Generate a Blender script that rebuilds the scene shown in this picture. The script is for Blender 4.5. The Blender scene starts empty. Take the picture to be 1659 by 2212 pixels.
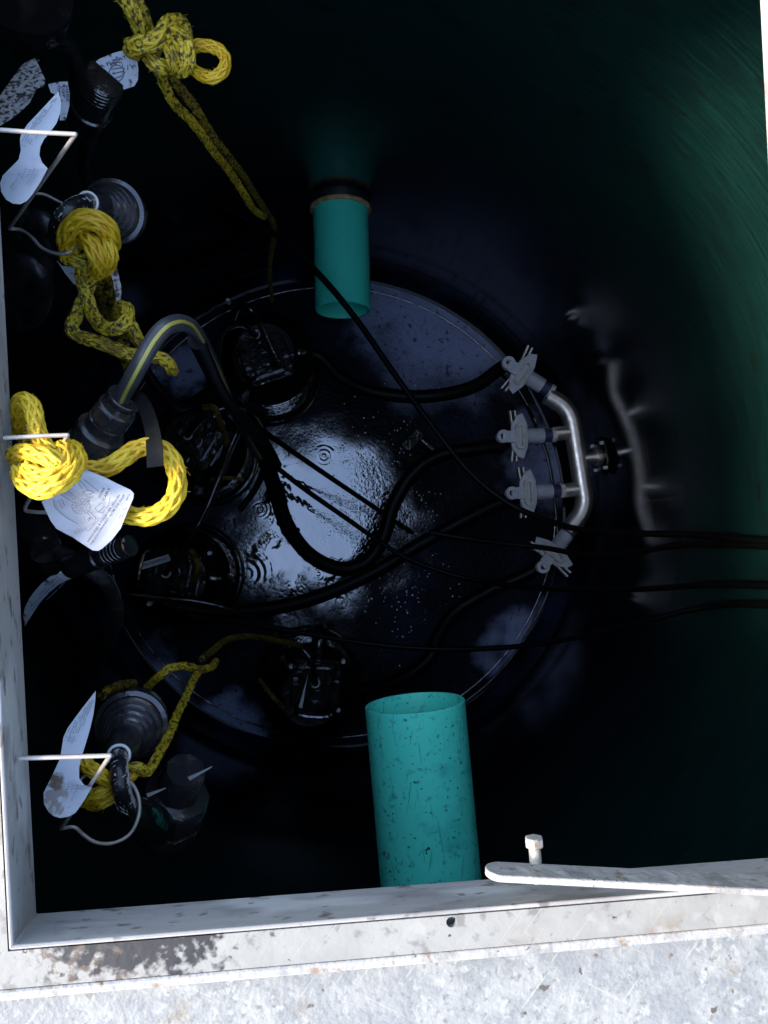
import bpy, math, random
from mathutils import Vector, Matrix
R_ = math.radians
random.seed(7)
sc = bpy.context.scene
COL = sc.collection

# ------------------------------------------------------------------ camera, sky, sun, exposure
F = 1660.0
H = 3.05                                # eye height over the tank floor
NAD = (650.0, 1190.0)                   # where straight down falls in the photograph
n = Vector(((NAD[0]-829.5)/F, -(NAD[1]-1106)/F, -1)).normalized()
CZ = -n
CX = Vector((1, 0, 0)); CX = (CX - CX.dot(CZ)*CZ).normalized()
CY = CZ.cross(CX)
M3 = Matrix((CX, CY, CZ))               # camera space -> world space
cam_d = bpy.data.cameras.new('camera')
cam_d.sensor_fit = 'HORIZONTAL'; cam_d.sensor_width = 36.0; cam_d.lens = 36.0*F/1659.0
cam_d.clip_start = 0.02; cam_d.clip_end = 500
cam = bpy.data.objects.new('camera', cam_d); COL.objects.link(cam)
cam.matrix_world = Matrix.Translation((0, 0, H)) @ M3.to_4x4()
sc.camera = cam

SUN_EL, SUN_AZ = R_(36), R_(-100)        # azimuth measured from +Y towards +X
w = bpy.data.worlds.new('World'); sc.world = w; w.use_nodes = True
wn = w.node_tree.nodes; wl = w.node_tree.links
sky = wn.new('ShaderNodeTexSky'); sky.sky_type = 'NISHITA'; sky.sun_disc = False
sky.sun_elevation = SUN_EL; sky.sun_rotation = SUN_AZ
sky.air_density = 1.0; sky.dust_density = 1.6; sky.ozone_density = 1.0
wl.new(sky.outputs[0], wn['Background'].inputs[0]); wn['Background'].inputs[1].default_value = 0.15
sd = bpy.data.lights.new('sun', 'SUN'); sd.energy = 1.7; sd.angle = R_(10); sd.color = (1, .88, .72)
sun = bpy.data.objects.new('sun', sd); COL.objects.link(sun)
sun.rotation_euler = (R_(90)-SUN_EL, 0, -SUN_AZ + math.pi)
sv = Vector((math.sin(SUN_AZ)*math.cos(SUN_EL), math.cos(SUN_AZ)*math.cos(SUN_EL), math.sin(SUN_EL)))
sun.rotation_euler = sv.to_track_quat('Z', 'Y').to_euler()
sc.view_settings.view_transform = 'Standard'; sc.view_settings.look = 'None'
sc.view_settings.exposure = 2.65; sc.view_settings.gamma = 1
sc.cycles.max_bounces = 8; sc.cycles.diffuse_bounces = 4; sc.cycles.glossy_bounces = 4

# ------------------------------------------------------------------ measuring: pixel of the photo + depth below the eye -> point of the place
def P(px, py, d):
    c = M3 @ Vector(((px-829.5)/F, -(py-1106)/F, -1))
    return Vector((0, 0, H)) + c*(d/-c.z)
def PP(pts, d=None):
    return [P(*p) if len(p) == 3 else P(p[0], p[1], d) for p in pts]
def pxm(d): return d/F                  # metres per photo pixel at depth d

# ------------------------------------------------------------------ mesh helpers
class MB:
    def __init__(s): s.v = []; s.f = []; s.uv = None
    def add(s, vs, fs):
        o = len(s.v); s.v += [Vector(q) for q in vs]; s.f += [tuple(i+o for i in q) for q in fs]; return s
    def box(s, c, size, rot=None):
        c = Vector(c); a, b, h = [x/2 for x in size]
        vs = [Vector((x, y, z)) for x in (-a, a) for y in (-b, b) for z in (-h, h)]
        if rot: vs = [rot @ q for q in vs]
        return s.add([q+c for q in vs], [(0,1,3,2),(4,6,7,5),(0,4,5,1),(2,3,7,6),(0,2,6,4),(1,5,7,3)])
    def obb(s, c, ax, size):
        rot = Matrix((ax[0], ax[1], ax[2])).transposed()
        return s.box(c, size, rot)
    def prism(s, pts, ext):
        pts = [Vector(q) for q in pts]; ext = Vector(ext); k = len(pts)
        vs = pts + [q+ext for q in pts]
        fs = [tuple(range(k))[::-1], tuple(range(k, 2*k))]
        fs += [(i, (i+1) % k, k+(i+1) % k, k+i) for i in range(k)]
        return s.add(vs, fs)
    def ringprism(s, outer, inner, ext):
        outer = [Vector(q) for q in outer]; inner = [Vector(q) for q in inner]; ext = Vector(ext); k = len(outer)
        vs = outer + inner + [q+ext for q in outer] + [q+ext for q in inner]; fs = []
        for i in range(k):
            j = (i+1) % k
            fs += [(i, j, k+j, k+i), (2*k+i, 3*k+i, 3*k+j, 2*k+j), (i, 2*k+i, 2*k+j, j), (k+i, k+j, 3*k+j, 3*k+i)]
        return s.add(vs, fs)
    def lathe(s, o, ax, prof, seg=32, closed=False):
        o = Vector(o); ax = Vector(ax).normalized()
        u = ax.orthogonal().normalized(); v = ax.cross(u)
        vs = []; fs = []; k = len(prof)
        for (r, z) in prof:
            for i in range(seg):
                t = 2*math.pi*i/seg
                vs.append(o + ax*z + (u*math.cos(t)+v*math.sin(t))*r)
        m = k if closed else k-1
        for a in range(m):
            b = (a+1) % k
            for i in range(seg):
                j = (i+1) % seg
                fs.append((a*seg+i, a*seg+j, b*seg+j, b*seg+i))
        if not closed:
            if prof[0][0] > 1e-6: fs.append(tuple(range(seg))[::-1])
            if prof[-1][0] > 1e-6: fs.append(tuple((k-1)*seg+i for i in range(seg)))
        return s.add(vs, fs)
    def torus(s, c, ax, R, r, seg=36, sd=10, a0=0, a1=2*math.pi, ref=None):
        ax = Vector(ax).normalized(); u = (ref - ref.dot(ax)*ax).normalized() if ref else ax.orthogonal().normalized(); v = ax.cross(u)
        full = abs(a1-a0-2*math.pi) < 1e-6
        pts = [Vector(c)+(u*math.cos(a0+(a1-a0)*i/seg)+v*math.sin(a0+(a1-a0)*i/seg))*R for i in range(seg if full else seg+1)]
        return s.tube(pts, r, sd, closed=full)
    def tube(s, pts, r, sd=10, closed=False, caps=True, flat=1.0):
        pts = [Vector(q) for q in pts]; k = len(pts)
        fr = frames(pts, closed); vs = []; fs = []
        for i, q in enumerate(pts):
            T, N, B = fr[i]; rr = r[i] if isinstance(r, (list, tuple)) else r
            for j in range(sd):
                t = 2*math.pi*j/sd
                vs.append(q + N*math.cos(t)*rr + B*math.sin(t)*rr*flat)
        for i in range(k if closed else k-1):
            a = i*sd; b = ((i+1) % k)*sd
            for j in range(sd):
                jj = (j+1) % sd
                fs.append((a+j, a+jj, b+jj, b+j))
        if caps and not closed:
            fs.append(tuple(range(sd))[::-1]); fs.append(tuple((k-1)*sd+j for j in range(sd)))
        return s.add(vs, fs)
    def rope(s, pts, R, pitch=None, ns=6, sd=5):
        """hollow-braid rope: ns strands each way, riding over and under each other"""
        pts = resample(pts, R*0.32); fr = frames(pts); pitch = pitch or R*15
        L = [0]
        for i in range(1, len(pts)): L.append(L[-1]+(pts[i]-pts[i-1]).length)
        s.tube(pts, R*.74, 10)
        for sgn in (1, -1):
            for j in range(ns):
                q = []
                for i, p in enumerate(pts):
                    ph = 2*math.pi*L[i]/pitch
                    a = sgn*ph + 2*math.pi*j/ns + (0 if sgn > 0 else math.pi/ns)
                    rr = R*(.78 + sgn*.07*math.cos(ns*ph + math.pi*j + .4))
                    T, N, B = fr[i]
                    q.append(p + (N*math.cos(a)+B*math.sin(a))*rr)
                s.tube(q, R*.27, sd)
        rd = random.Random(len(pts))
        for i in range(1, len(pts)-1):                 # loose fibres standing off the braid
            if rd.random() > .35: continue
            T, N, B = fr[i]; a = rd.uniform(0, 6.283); d_ = N*math.cos(a)+B*math.sin(a)
            e = T*rd.uniform(-1, 1)
            s.tube([pts[i]+d_*R*.9, pts[i]+d_*R*1.15+e*R*.4, pts[i]+d_*R*rd.uniform(1.2, 1.5)+e*R*rd.uniform(.5, 1.3)], .00022, 3, caps=False)
        return s
    def sphere(s, c, r, seg=10, rings=6, sc_=(1, 1, 1)):
        c = Vector(c); vs = [c+Vector((0, 0, r*sc_[2]))]; fs = []
        for i in range(1, rings):
            p = math.pi*i/rings
            for j in range(seg):
                t = 2*math.pi*j/seg
                vs.append(c+Vector((math.sin(p)*math.cos(t)*r*sc_[0], math.sin(p)*math.sin(t)*r*sc_[1], math.cos(p)*r*sc_[2])))
        vs.append(c-Vector((0, 0, r*sc_[2]))); e = len(vs)-1
        for j in range(seg):
            fs.append((0, 1+j, 1+(j+1) % seg)); b = 1+(rings-2)*seg
            fs.append((e, b+(j+1) % seg, b+j))
        for i in range(rings-2):
            for j in range(seg):
                a = 1+i*seg; b = a+seg; jj = (j+1) % seg
                fs.append((a+j, b+j, b+jj, a+jj))
        return s.add(vs, fs)
    def build(s, name, m, parent=None, smooth=True, angle=38, bevel=0):
        base = parent
        off = Vector((0, 0, 0))
        if parent is not None:
            off = parent['_o'] if '_o' in parent else Vector((0, 0, 0)); off = Vector(off)
        elif s.v:
            off = sum(s.v, Vector())/len(s.v)
        me = bpy.data.meshes.new(name)
        me.from_pydata([tuple(q-off) for q in s.v], [], s.f); me.update()
        if s.uv: 
            lay = me.uv_layers.new(name='UVMap')
            for lp in me.loops: lay.data[lp.index].uv = s.uv[lp.vertex_index]
        if smooth:
            for p in me.polygons: p.use_smooth = True
            me.set_sharp_from_angle(angle=R_(angle))
        me.materials.append(m)
        o = bpy.data.objects.new(name, me); COL.objects.link(o)
        if parent is not None: o.parent = parent
        else: o.location = off
        o['_o'] = list(off)
        if bevel:
            b = o.modifiers.new('bevel', 'BEVEL'); b.width = bevel; b.segments = 2; b.limit_method = 'ANGLE'; b.angle_limit = R_(40)
        return o

def frames(pts, closed=False):
    k = len(pts); out = []
    T0 = None; N = None
    for i in range(k):
        a = pts[(i-1) % k] if (closed or i > 0) else pts[i]; b = pts[(i+1) % k] if (closed or i < k-1) else pts[i]
        T = (b-a)
        T = T.normalized() if T.length > 1e-9 else (T0 or Vector((0, 0, 1)))
        if N is None: 
            N = Vector((0, 0, 1)) - T*T.z
            N = N.normalized() if N.length > .05 else T.orthogonal().normalized()
        else:
            N = T0.rotation_difference(T) @ N; N = (N - T*N.dot(T)).normalized()
        out.append((T, N, T.cross(N))); T0 = T
    return out
def spline(pts, n=8):
    pts = [Vector(p) for p in pts]; q = [2*pts[0]-pts[1]]+pts+[2*pts[-1]-pts[-2]]; out = []
    for i in range(1, len(q)-2):
        a, b, c, d = q[i-1:i+3]
        for k in range(n):
            t = k/n
            out.append(.5*((2*b)+(-a+c)*t+(2*a-5*b+4*c-d)*t*t+(-a+3*b-3*c+d)*t**3))
    out.append(pts[-1]); return out
def resample(pts, step):
    L = [0]
    for i in range(1, len(pts)): L.append(L[-1]+(pts[i]-pts[i-1]).length)
    k = max(4, int(L[-1]/step)); out = []; j = 0
    for i in range(k+1):
        t = L[-1]*i/k
        while j < len(pts)-2 and L[j+1] < t: j += 1
        s_ = (t-L[j])/max(1e-9, L[j+1]-L[j]); out.append(pts[j].lerp(pts[j+1], s_))
    return out
def S(pts, n=8, d=None): return spline(PP(pts, d), n)

def thing(name, label, cat, loc, group=None):
    o = bpy.data.objects.new(name, None); COL.objects.link(o); o.location = loc; o['_o'] = list(loc)
    o.empty_display_size = .05
    return tag(o, label, cat, group)
def tag(o, label=None, cat=None, group=None, kind=None):
    if label: o['label'] = label
    if cat: o['category'] = cat
    if group: o['group'] = group
    if kind: o['kind'] = kind
    return o

def text_verts(txt, size=1.0):
    cu = bpy.data.curves.new('lettering', 'FONT'); cu.body = txt; cu.size = size; cu.resolution_u = 2; cu.offset = .018
    ob = bpy.data.objects.new('lettering', cu); COL.objects.link(ob)
    bpy.context.view_layer.update()
    dg = bpy.context.evaluated_depsgraph_get()
    me = bpy.data.meshes.new_from_object(ob.evaluated_get(dg))
    vs = [v.co.copy() for v in me.vertices]; fs = [tuple(p.vertices) for p in me.polygons]
    bpy.data.objects.remove(ob); bpy.data.curves.remove(cu); bpy.data.meshes.remove(me)
    return vs, fs

# ------------------------------------------------------------------ materials
def nt(m): return m.node_tree.nodes, m.node_tree.links
def mat(name, col, rough=.5, metal=0., ior=1.5, col2=None, nscale=8, ndetail=5, lo=.4, hi=.62, bump=0., bscale=60, rvar=0., spots=None, sscale=60, slo=.62, shi=.7, stretch=(1, 1, 1), coat=0., coord='Object', scr=None, sang=(.5, -.9)):
    m = bpy.data.materials.new(name); m.use_nodes = True; N, L = nt(m); b = N['Principled BSDF']
    b.inputs['Base Color'].default_value = (*col, 1); b.inputs['Roughness'].default_value = rough
    b.inputs['Metallic'].default_value = metal; b.inputs['IOR'].default_value = ior; b.inputs['Coat Weight'].default_value = coat
    tc = N.new('ShaderNodeTexCoord'); mp = N.new('ShaderNodeMapping'); mp.inputs['Scale'].default_value = stretch
    L.new(tc.outputs[coord], mp.inputs[0])
    def noise(sc_, det=5, dist=0.):
        t = N.new('ShaderNodeTexNoise'); t.inputs['Scale'].default_value = sc_; t.inputs['Detail'].default_value = det; t.inputs['Distortion'].default_value = dist
        L.new(mp.outputs[0], t.inputs['Vector']); return t
    def ramp(src, a, c):
        r = N.new('ShaderNodeMapRange'); r.inputs[1].default_value = a; r.inputs[2].default_value = c; r.interpolation_type = 'SMOOTHSTEP'
        L.new(src, r.inputs[0]); return r.outputs[0]
    cur = None
    def mix(fac, cA, cB):
        x = N.new('ShaderNodeMix'); x.data_type = 'RGBA'; L.new(fac, x.inputs[0])
        if isinstance(cA, tuple): x.inputs[6].default_value = (*cA, 1)
        else: L.new(cA, x.inputs[6])
        if isinstance(cB, tuple): x.inputs[7].default_value = (*cB, 1)
        else: L.new(cB, x.inputs[7])
        return x.outputs[2]
    if col2:
        cur = mix(ramp(noise(nscale, ndetail).outputs[0], lo, hi), col, col2)
    for sp in (spots or []):                      # (colour, scale, lo, hi)
        cur = mix(ramp(noise(sp[1], 4).outputs[0], sp[2], sp[3]), cur or col, sp[0])
    if scr:                                       # fine directional scratches
        for k, (rz, sv_) in enumerate(((sang[0], (6, 230, 1)), (sang[1], (9, 260, 1)))):
            m1 = N.new('ShaderNodeMapping'); m1.inputs['Rotation'].default_value = (0, 0, rz); L.new(tc.outputs[coord], m1.inputs[0])
            m2 = N.new('ShaderNodeMapping'); m2.inputs['Scale'].default_value = sv_; L.new(m1.outputs[0], m2.inputs[0])
            t2 = N.new('ShaderNodeTexNoise'); t2.inputs['Scale'].default_value = 1.0; t2.inputs['Detail'].default_value = 3; L.new(m2.outputs[0], t2.inputs['Vector'])
            cur = mix(ramp(t2.outputs[0], .64, .72), cur or col, scr)
    if cur is not None: L.new(cur, b.inputs['Base Color'])
    if rvar:
        r = N.new('ShaderNodeMapRange'); L.new(noise(nscale*2.3).outputs[0], r.inputs[0]); r.inputs[1].default_value = .3; r.inputs[2].default_value = .7
        r.inputs[3].default_value = max(.02, rough-rvar); r.inputs[4].default_value = min(1, rough+rvar); L.new(r.outputs[0], b.inputs['Roughness'])
    if bump:
        bp = N.new('ShaderNodeBump'); bp.inputs['Strength'].default_value = bump; bp.inputs['Distance'].default_value = .004
        L.new(noise(bscale, 4).outputs[0], bp.inputs['Height']); L.new(bp.outputs[0], b.inputs['Normal'])
    m['h'] = 0
    return m

GALV = mat('galvanised_plate', (0.1267, 0.1334, 0.1324), .5, 0, 1.5, (0.1817, 0.1852, 0.1756), 34, 8, .38, .62, .3, 170, scr=(0.2037, 0.2042, 0.1883),
           spots=[((0.1982, 0.2015, 0.1883), 95, .52, .66), ((0.1101, 0.1089, 0.1018), 160, .54, .70), ((0.1211, 0.1035, 0.0764), 24, .60, .80), ((0.1322, 0.1362, 0.1374), 9, .5, .72), ((0.0496, 0.0408, 0.0305), 60, .68, .73), ((0.0881, 0.0545, 0.0255), 42, .70, .76)])
FRAME = mat('weathered_frame_metal', (0.1549, 0.1533, 0.1411), .5, 0, 1.5, (0.1763, 0.1745, 0.1584), 25, 6, .35, .65, .15, 90, scr=(0.1924, 0.1903, 0.1732),
            spots=[((0.1069, 0.1031, 0.0941), 70, .56, .70), ((0.1336, 0.1057, 0.0743), 14, .58, .74), ((0.1924, 0.1903, 0.1732), 40, .56, .7), ((0.0267, 0.0238, 0.0198), 95, .69, .73)])
FRAME_IN = mat('scuffed_frame_face', (0.2095, 0.2035, 0.1971), .5, 0, 1.5, (0.1474, 0.1382, 0.1338), 26, 6, .45, .7, .2, 90, stretch=(.35, .35, 1),
            spots=[((0.0854, 0.0730, 0.0634), 70, .62, .70), ((0.2794, 0.2765, 0.2675), 22, .52, .66), ((0.1164, 0.0998, 0.0915), 120, .6, .68)])
ZINC = mat('zinc_arm', (0.2176, 0.2142, 0.2040), .5, 0, 1.5, (0.1496, 0.1428, 0.1360), 40, 6, .45, .7, .45, 120, spots=[((0.1360, 0.0952, 0.0612), 70, .60, .74), ((0.0680, 0.0544, 0.0408), 130, .66, .72), ((0.2584, 0.2584, 0.2448), 50, .56, .7)])
BOLTM = mat('worn_bolt', (0.2560, 0.2496, 0.2304), .45, 0, 1.5, (0.1920, 0.1792, 0.1600), 90, 5, .4, .65, .3, 200, spots=[((0.2176, 0.1280, 0.0640), 120, .64, .72)])
PVC = mat('green_pipe_plastic', (.085, .80, .57), .4, 0, 1.45, (.10, .84, .62), 8, 5, .3, .7, .12, 160,
          spots=[((.03, .42, .33), 60, .56, .74), ((.03, .44, .36), 11, .55, .8), ((.008, .10, .08), 120, .65, .70), ((.03, .02, .015), 46, .725, .74), ((.08, .10, .07), 30, .66, .74)], scr=(.03, .38, .28), sang=(1.42, 1.72))
PVC2 = mat('green_pipe_plastic_clean', (.06, .78, .54), .35, 0, 1.45, (.07, .82, .58), 6, 4, .3, .7, .05, 160, spots=[((.01, .13, .11), 60, .74, .78)])
BLACK = mat('black_rubber', (.008, .008, .009), .32, 0, 1.5, (.02, .02, .022), 30, 4, .4, .6, .25, 120, rvar=.12)
BLACKD = mat('black_hose_rubber', (.0015, .0015, .002), .45, 0, 1.25, (.002, .002, .0025), 30, 4, .4, .6, .15, 120)
BLACKG = mat('black_wet_plastic', (.006, .006, .007), .12, 0, 1.7, (.02, .018, .016), 24, 5, .5, .7, .6, 45, rvar=.1)
PUMPM = mat('black_wet_casting', (.003, .003, .004), .12, 0, 2.0, (.007, .006, .006), 24, 5, .5, .7, .7, 32, rvar=.09)
PLATE = mat('white_serial_plate', (0.6800, 0.6800, 0.6640), .4)
PLUG = mat('dusty_black_plug_plastic', (.020, .020, .024), .20, 0, 1.8, (.07, .06, .05), 30, 6, .5, .74, .2, 90, rvar=.1)
GREYC = mat('grey_cable_jacket', (0.0446, 0.0473, 0.0525), .4, 0, 1.45, (0.0341, 0.0347, 0.0378), 30, 3, .4, .6, .05, 200)
YSTR = mat('yellow_stripe', (0.3000, 0.2700, 0.0480), .45)
VALVE = mat('light_grey_valve_plastic', (0.6080, 0.6400, 0.6720), .4, 0, 1.5, (0.5280, 0.5600, 0.5920), 40, 5, .4, .7, .1, 120, spots=[((0.1600, 0.1600, 0.1680), 90, .68, .76)])
VALVE2 = mat('cream_valve_plastic', (0.6560, 0.6560, 0.5920), .4, 0, 1.5, (0.5440, 0.5440, 0.4800), 40, 4)
SLEEVE = mat('grey_pipe_sleeve', (0.4960, 0.5280, 0.5760), .35, 0, 1.5, (0.4400, 0.4640, 0.5120), 30, 4)
BAND = mat('navy_band', (.03, .035, .10), .35, 0, 1.5, (.05, .06, .12), 60, 4)
STEEL = mat('brushed_stainless', (.86, .84, .78), .42, 1.0, 1.5, (.72, .70, .62), 30, 5, .45, .7, .06, 200, rvar=.08)
WIRE = mat('pale_hook_wire', (0.2570, 0.2326, 0.2020), .38, .35, 1.5, (0.3060, 0.2815, 0.2570), 60, 4)
WHITER = mat('white_ring_plastic', (.8, .8, .78), .35)
TAGW = mat('white_tag_plastic', (0.2664, 0.2812, 0.3108), .35, 0, 1.45, (0.2146, 0.2294, 0.2664), 22, 4, .45, .75, .05, 100, spots=[((0.1480, 0.1406, 0.1332), 110, .70, .78)])
TAGD = mat('soiled_tag_plastic', (0.4400, 0.4240, 0.4000), .4, 0, 1.45, (0.0560, 0.0440, 0.0400), 190, 6, .47, .58, .3, 120, spots=[((0.0960, 0.0800, 0.0720), 45, .58, .7)])
TAGG = mat('stained_grey_tag_plastic', (0.3900, 0.4125, 0.4500), .35, 0, 1.45, (0.0600, 0.0525, 0.0525), 120, 6, .57, .68, .2, 120)
INK = mat('black_ink', (.03, .03, .05), .5)
INKG = mat('grey_ink', (.10, .11, .15), .5)
INKW = mat('white_ink', (.45, .45, .45), .5)
ROPEY = mat('yellow_rope_fibre', (0.4290, 0.2535, 0.0029), .5, 0, 1.45, (0.4875, 0.3315, 0.0097), 60, 4, .4, .6, .35, 400, stretch=(1, 1, 1), spots=[((0.3510, 0.1950, 0.0059), 45, .64, .76)])
ROPEM = mat('smudged_yellow_rope_fibre', (0.4255, 0.3064, 0.0085), .5, 0, 1.45, (0.4936, 0.3744, 0.0255), 60, 4, .4, .6, .35, 400, spots=[((0.0511, 0.0408, 0.0085), 170, .50, .60), ((0.1872, 0.1276, 0.0085), 40, .52, .70)])
ROPED = mat('soiled_yellow_rope_fibre', (0.1924, 0.1332, 0.0074), .5, 0, 1.45, (0.2368, 0.1702, 0.0118), 60, 4, .4, .6, .4, 300, spots=[((0.0148, 0.0133, 0.0059), 150, .45, .58), ((0.0089, 0.0074, 0.0044), 20, .55, .7)])
BUBBLE = mat('bubble_film', (.8, .82, .85), .05, 0, 2.0)

def rust_patch(m, c, r, col, sc_=38.):
    """a stain with a place and an outline of its own, in world coordinates"""
    N, L = nt(m); b = N['Principled BSDF']; prev = b.inputs['Base Color'].links[0].from_socket
    g = N.new('ShaderNodeNewGeometry'); d = N.new('ShaderNodeVectorMath'); d.operation = 'SUBTRACT'; L.new(g.outputs['Position'], d.inputs[0]); d.inputs[1].default_value = c
    s_ = N.new('ShaderNodeVectorMath'); s_.operation = 'DIVIDE'; L.new(d.outputs[0], s_.inputs[0]); s_.inputs[1].default_value = r
    ln = N.new('ShaderNodeVectorMath'); ln.operation = 'LENGTH'; L.new(s_.outputs[0], ln.inputs[0])
    t = N.new('ShaderNodeTexNoise'); t.inputs['Scale'].default_value = sc_; t.inputs['Detail'].default_value = 6; L.new(g.outputs['Position'], t.inputs['Vector'])
    a = N.new('ShaderNodeMath'); a.operation = 'MULTIPLY_ADD'; L.new(t.outputs[0], a.inputs[0]); a.inputs[1].default_value = 3.2; L.new(ln.outputs['Value'], a.inputs[2])
    mr = N.new('ShaderNodeMapRange'); mr.inputs[1].default_value = 2.1; mr.inputs[2].default_value = 2.5; mr.inputs[3].default_value = 1; mr.inputs[4].default_value = 0; L.new(a.outputs[0], mr.inputs[0])
    x = N.new('ShaderNodeMix'); x.data_type = 'RGBA'; L.new(mr.outputs[0], x.inputs[0]); L.new(prev, x.inputs[6]); x.inputs[7].default_value = (*col, 1)
    L.new(x.outputs[2], b.inputs['Base Color'])

# tank wall: green fibreglass wound in bands, sludge and painted-in deep shade low down
def wall_mat():
    m = bpy.data.materials.new('green_fibreglass'); m.use_nodes = True; N, L = nt(m); b = N['Principled BSDF']
    uv = N.new('ShaderNodeUVMap'); uv.uv_map = 'UVMap'
    def noise(sx, sy, sc_, det=6):
        mp = N.new('ShaderNodeMapping'); mp.inputs['Scale'].default_value = (sx, sy, 1); L.new(uv.outputs[0], mp.inputs[0])
        t = N.new('ShaderNodeTexNoise'); t.inputs['Scale'].default_value = sc_; t.inputs['Detail'].default_value = det; L.new(mp.outputs[0], t.inputs['Vector']); return t.outputs[0]
    def rng(src, a, c, lo=0, hi=1):
        r = N.new('ShaderNodeMapRange'); r.inputs[1].default_value = a; r.inputs[2].default_value = c; r.inputs[3].default_value = lo; r.inputs[4].default_value = hi; L.new(src, r.inputs[0]); return r.outputs[0]
    def mix(f, A, B):
        x = N.new('ShaderNodeMix'); x.data_type = 'RGBA'; L.new(f, x.inputs[0])
        for k, c in ((6, A), (7, B)):
            if isinstance(c, tuple): x.inputs[k].default_value = (*c, 1)
            else: L.new(c, x.inputs[k])
        return x.outputs[2]
    c = mix(rng(noise(3.4, 60, 2.4, 9), .24, .80), (.0006, .006, .0055), (.0032, .025, .022))
    c = mix(rng(noise(1.5, 3.2, 5), .52, .72), c, (.002, .010, .010))
    c = mix(rng(noise(1.5, 4, 5, 5), .62, .69), c, (.004, .006, .005))
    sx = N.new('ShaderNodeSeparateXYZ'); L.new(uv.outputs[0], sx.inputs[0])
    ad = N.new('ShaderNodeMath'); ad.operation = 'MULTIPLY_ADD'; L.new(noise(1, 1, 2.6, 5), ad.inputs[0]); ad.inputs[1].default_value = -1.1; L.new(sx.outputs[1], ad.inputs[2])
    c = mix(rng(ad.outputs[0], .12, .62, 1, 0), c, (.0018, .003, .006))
    low_sheen = N.new('ShaderNodeMath'); low_sheen.operation = 'MULTIPLY'
    L.new(rng(sx.outputs[1], .03, .42, 1, 0), low_sheen.inputs[0]); L.new(rng(noise(1, 1.6, 3.2, 8), .46, .66), low_sheen.inputs[1])
    c = mix(low_sheen.outputs[0], c, (.018, .025, .06))  # bluish sky reflection on the low wall, painted into its colour
    L.new(c, b.inputs['Base Color'])
    sp_ = N.new('ShaderNodeMath'); sp_.operation = 'MULTIPLY'
    L.new(rng(sx.outputs[1], .02, .22, .06, .55), sp_.inputs[0]); L.new(rng(sx.outputs[1], .75, 1.15, 1, .22), sp_.inputs[1]); L.new(sp_.outputs[0], b.inputs['Specular IOR Level'])
    b.inputs['IOR'].default_value = 1.6
    L.new(rng(sx.outputs[1], .6, 1.2, .055, .5), b.inputs['Roughness'])
    bp = N.new('ShaderNodeBump'); L.new(rng(sx.outputs[1], .5, 1.3, .05, .14), bp.inputs['Strength']); bp.inputs['Distance'].default_value = .003
    L.new(noise(.5, 40, 8, 5), bp.inputs['Height']); L.new(bp.outputs[0], b.inputs['Normal'])
    return m
WALLM = wall_mat()

FLOORM = mat('blue_grey_fibreglass_floor', (.05, .065, .13), .40, 0, 2.3, (.02, .028, .06), 5, 8, .4, .66, .5, 48, rvar=.1,
             spots=[((.02, .022, .03), 3.4, .56, .70), ((.01, .01, .012), 38, .66, .72)])

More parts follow.
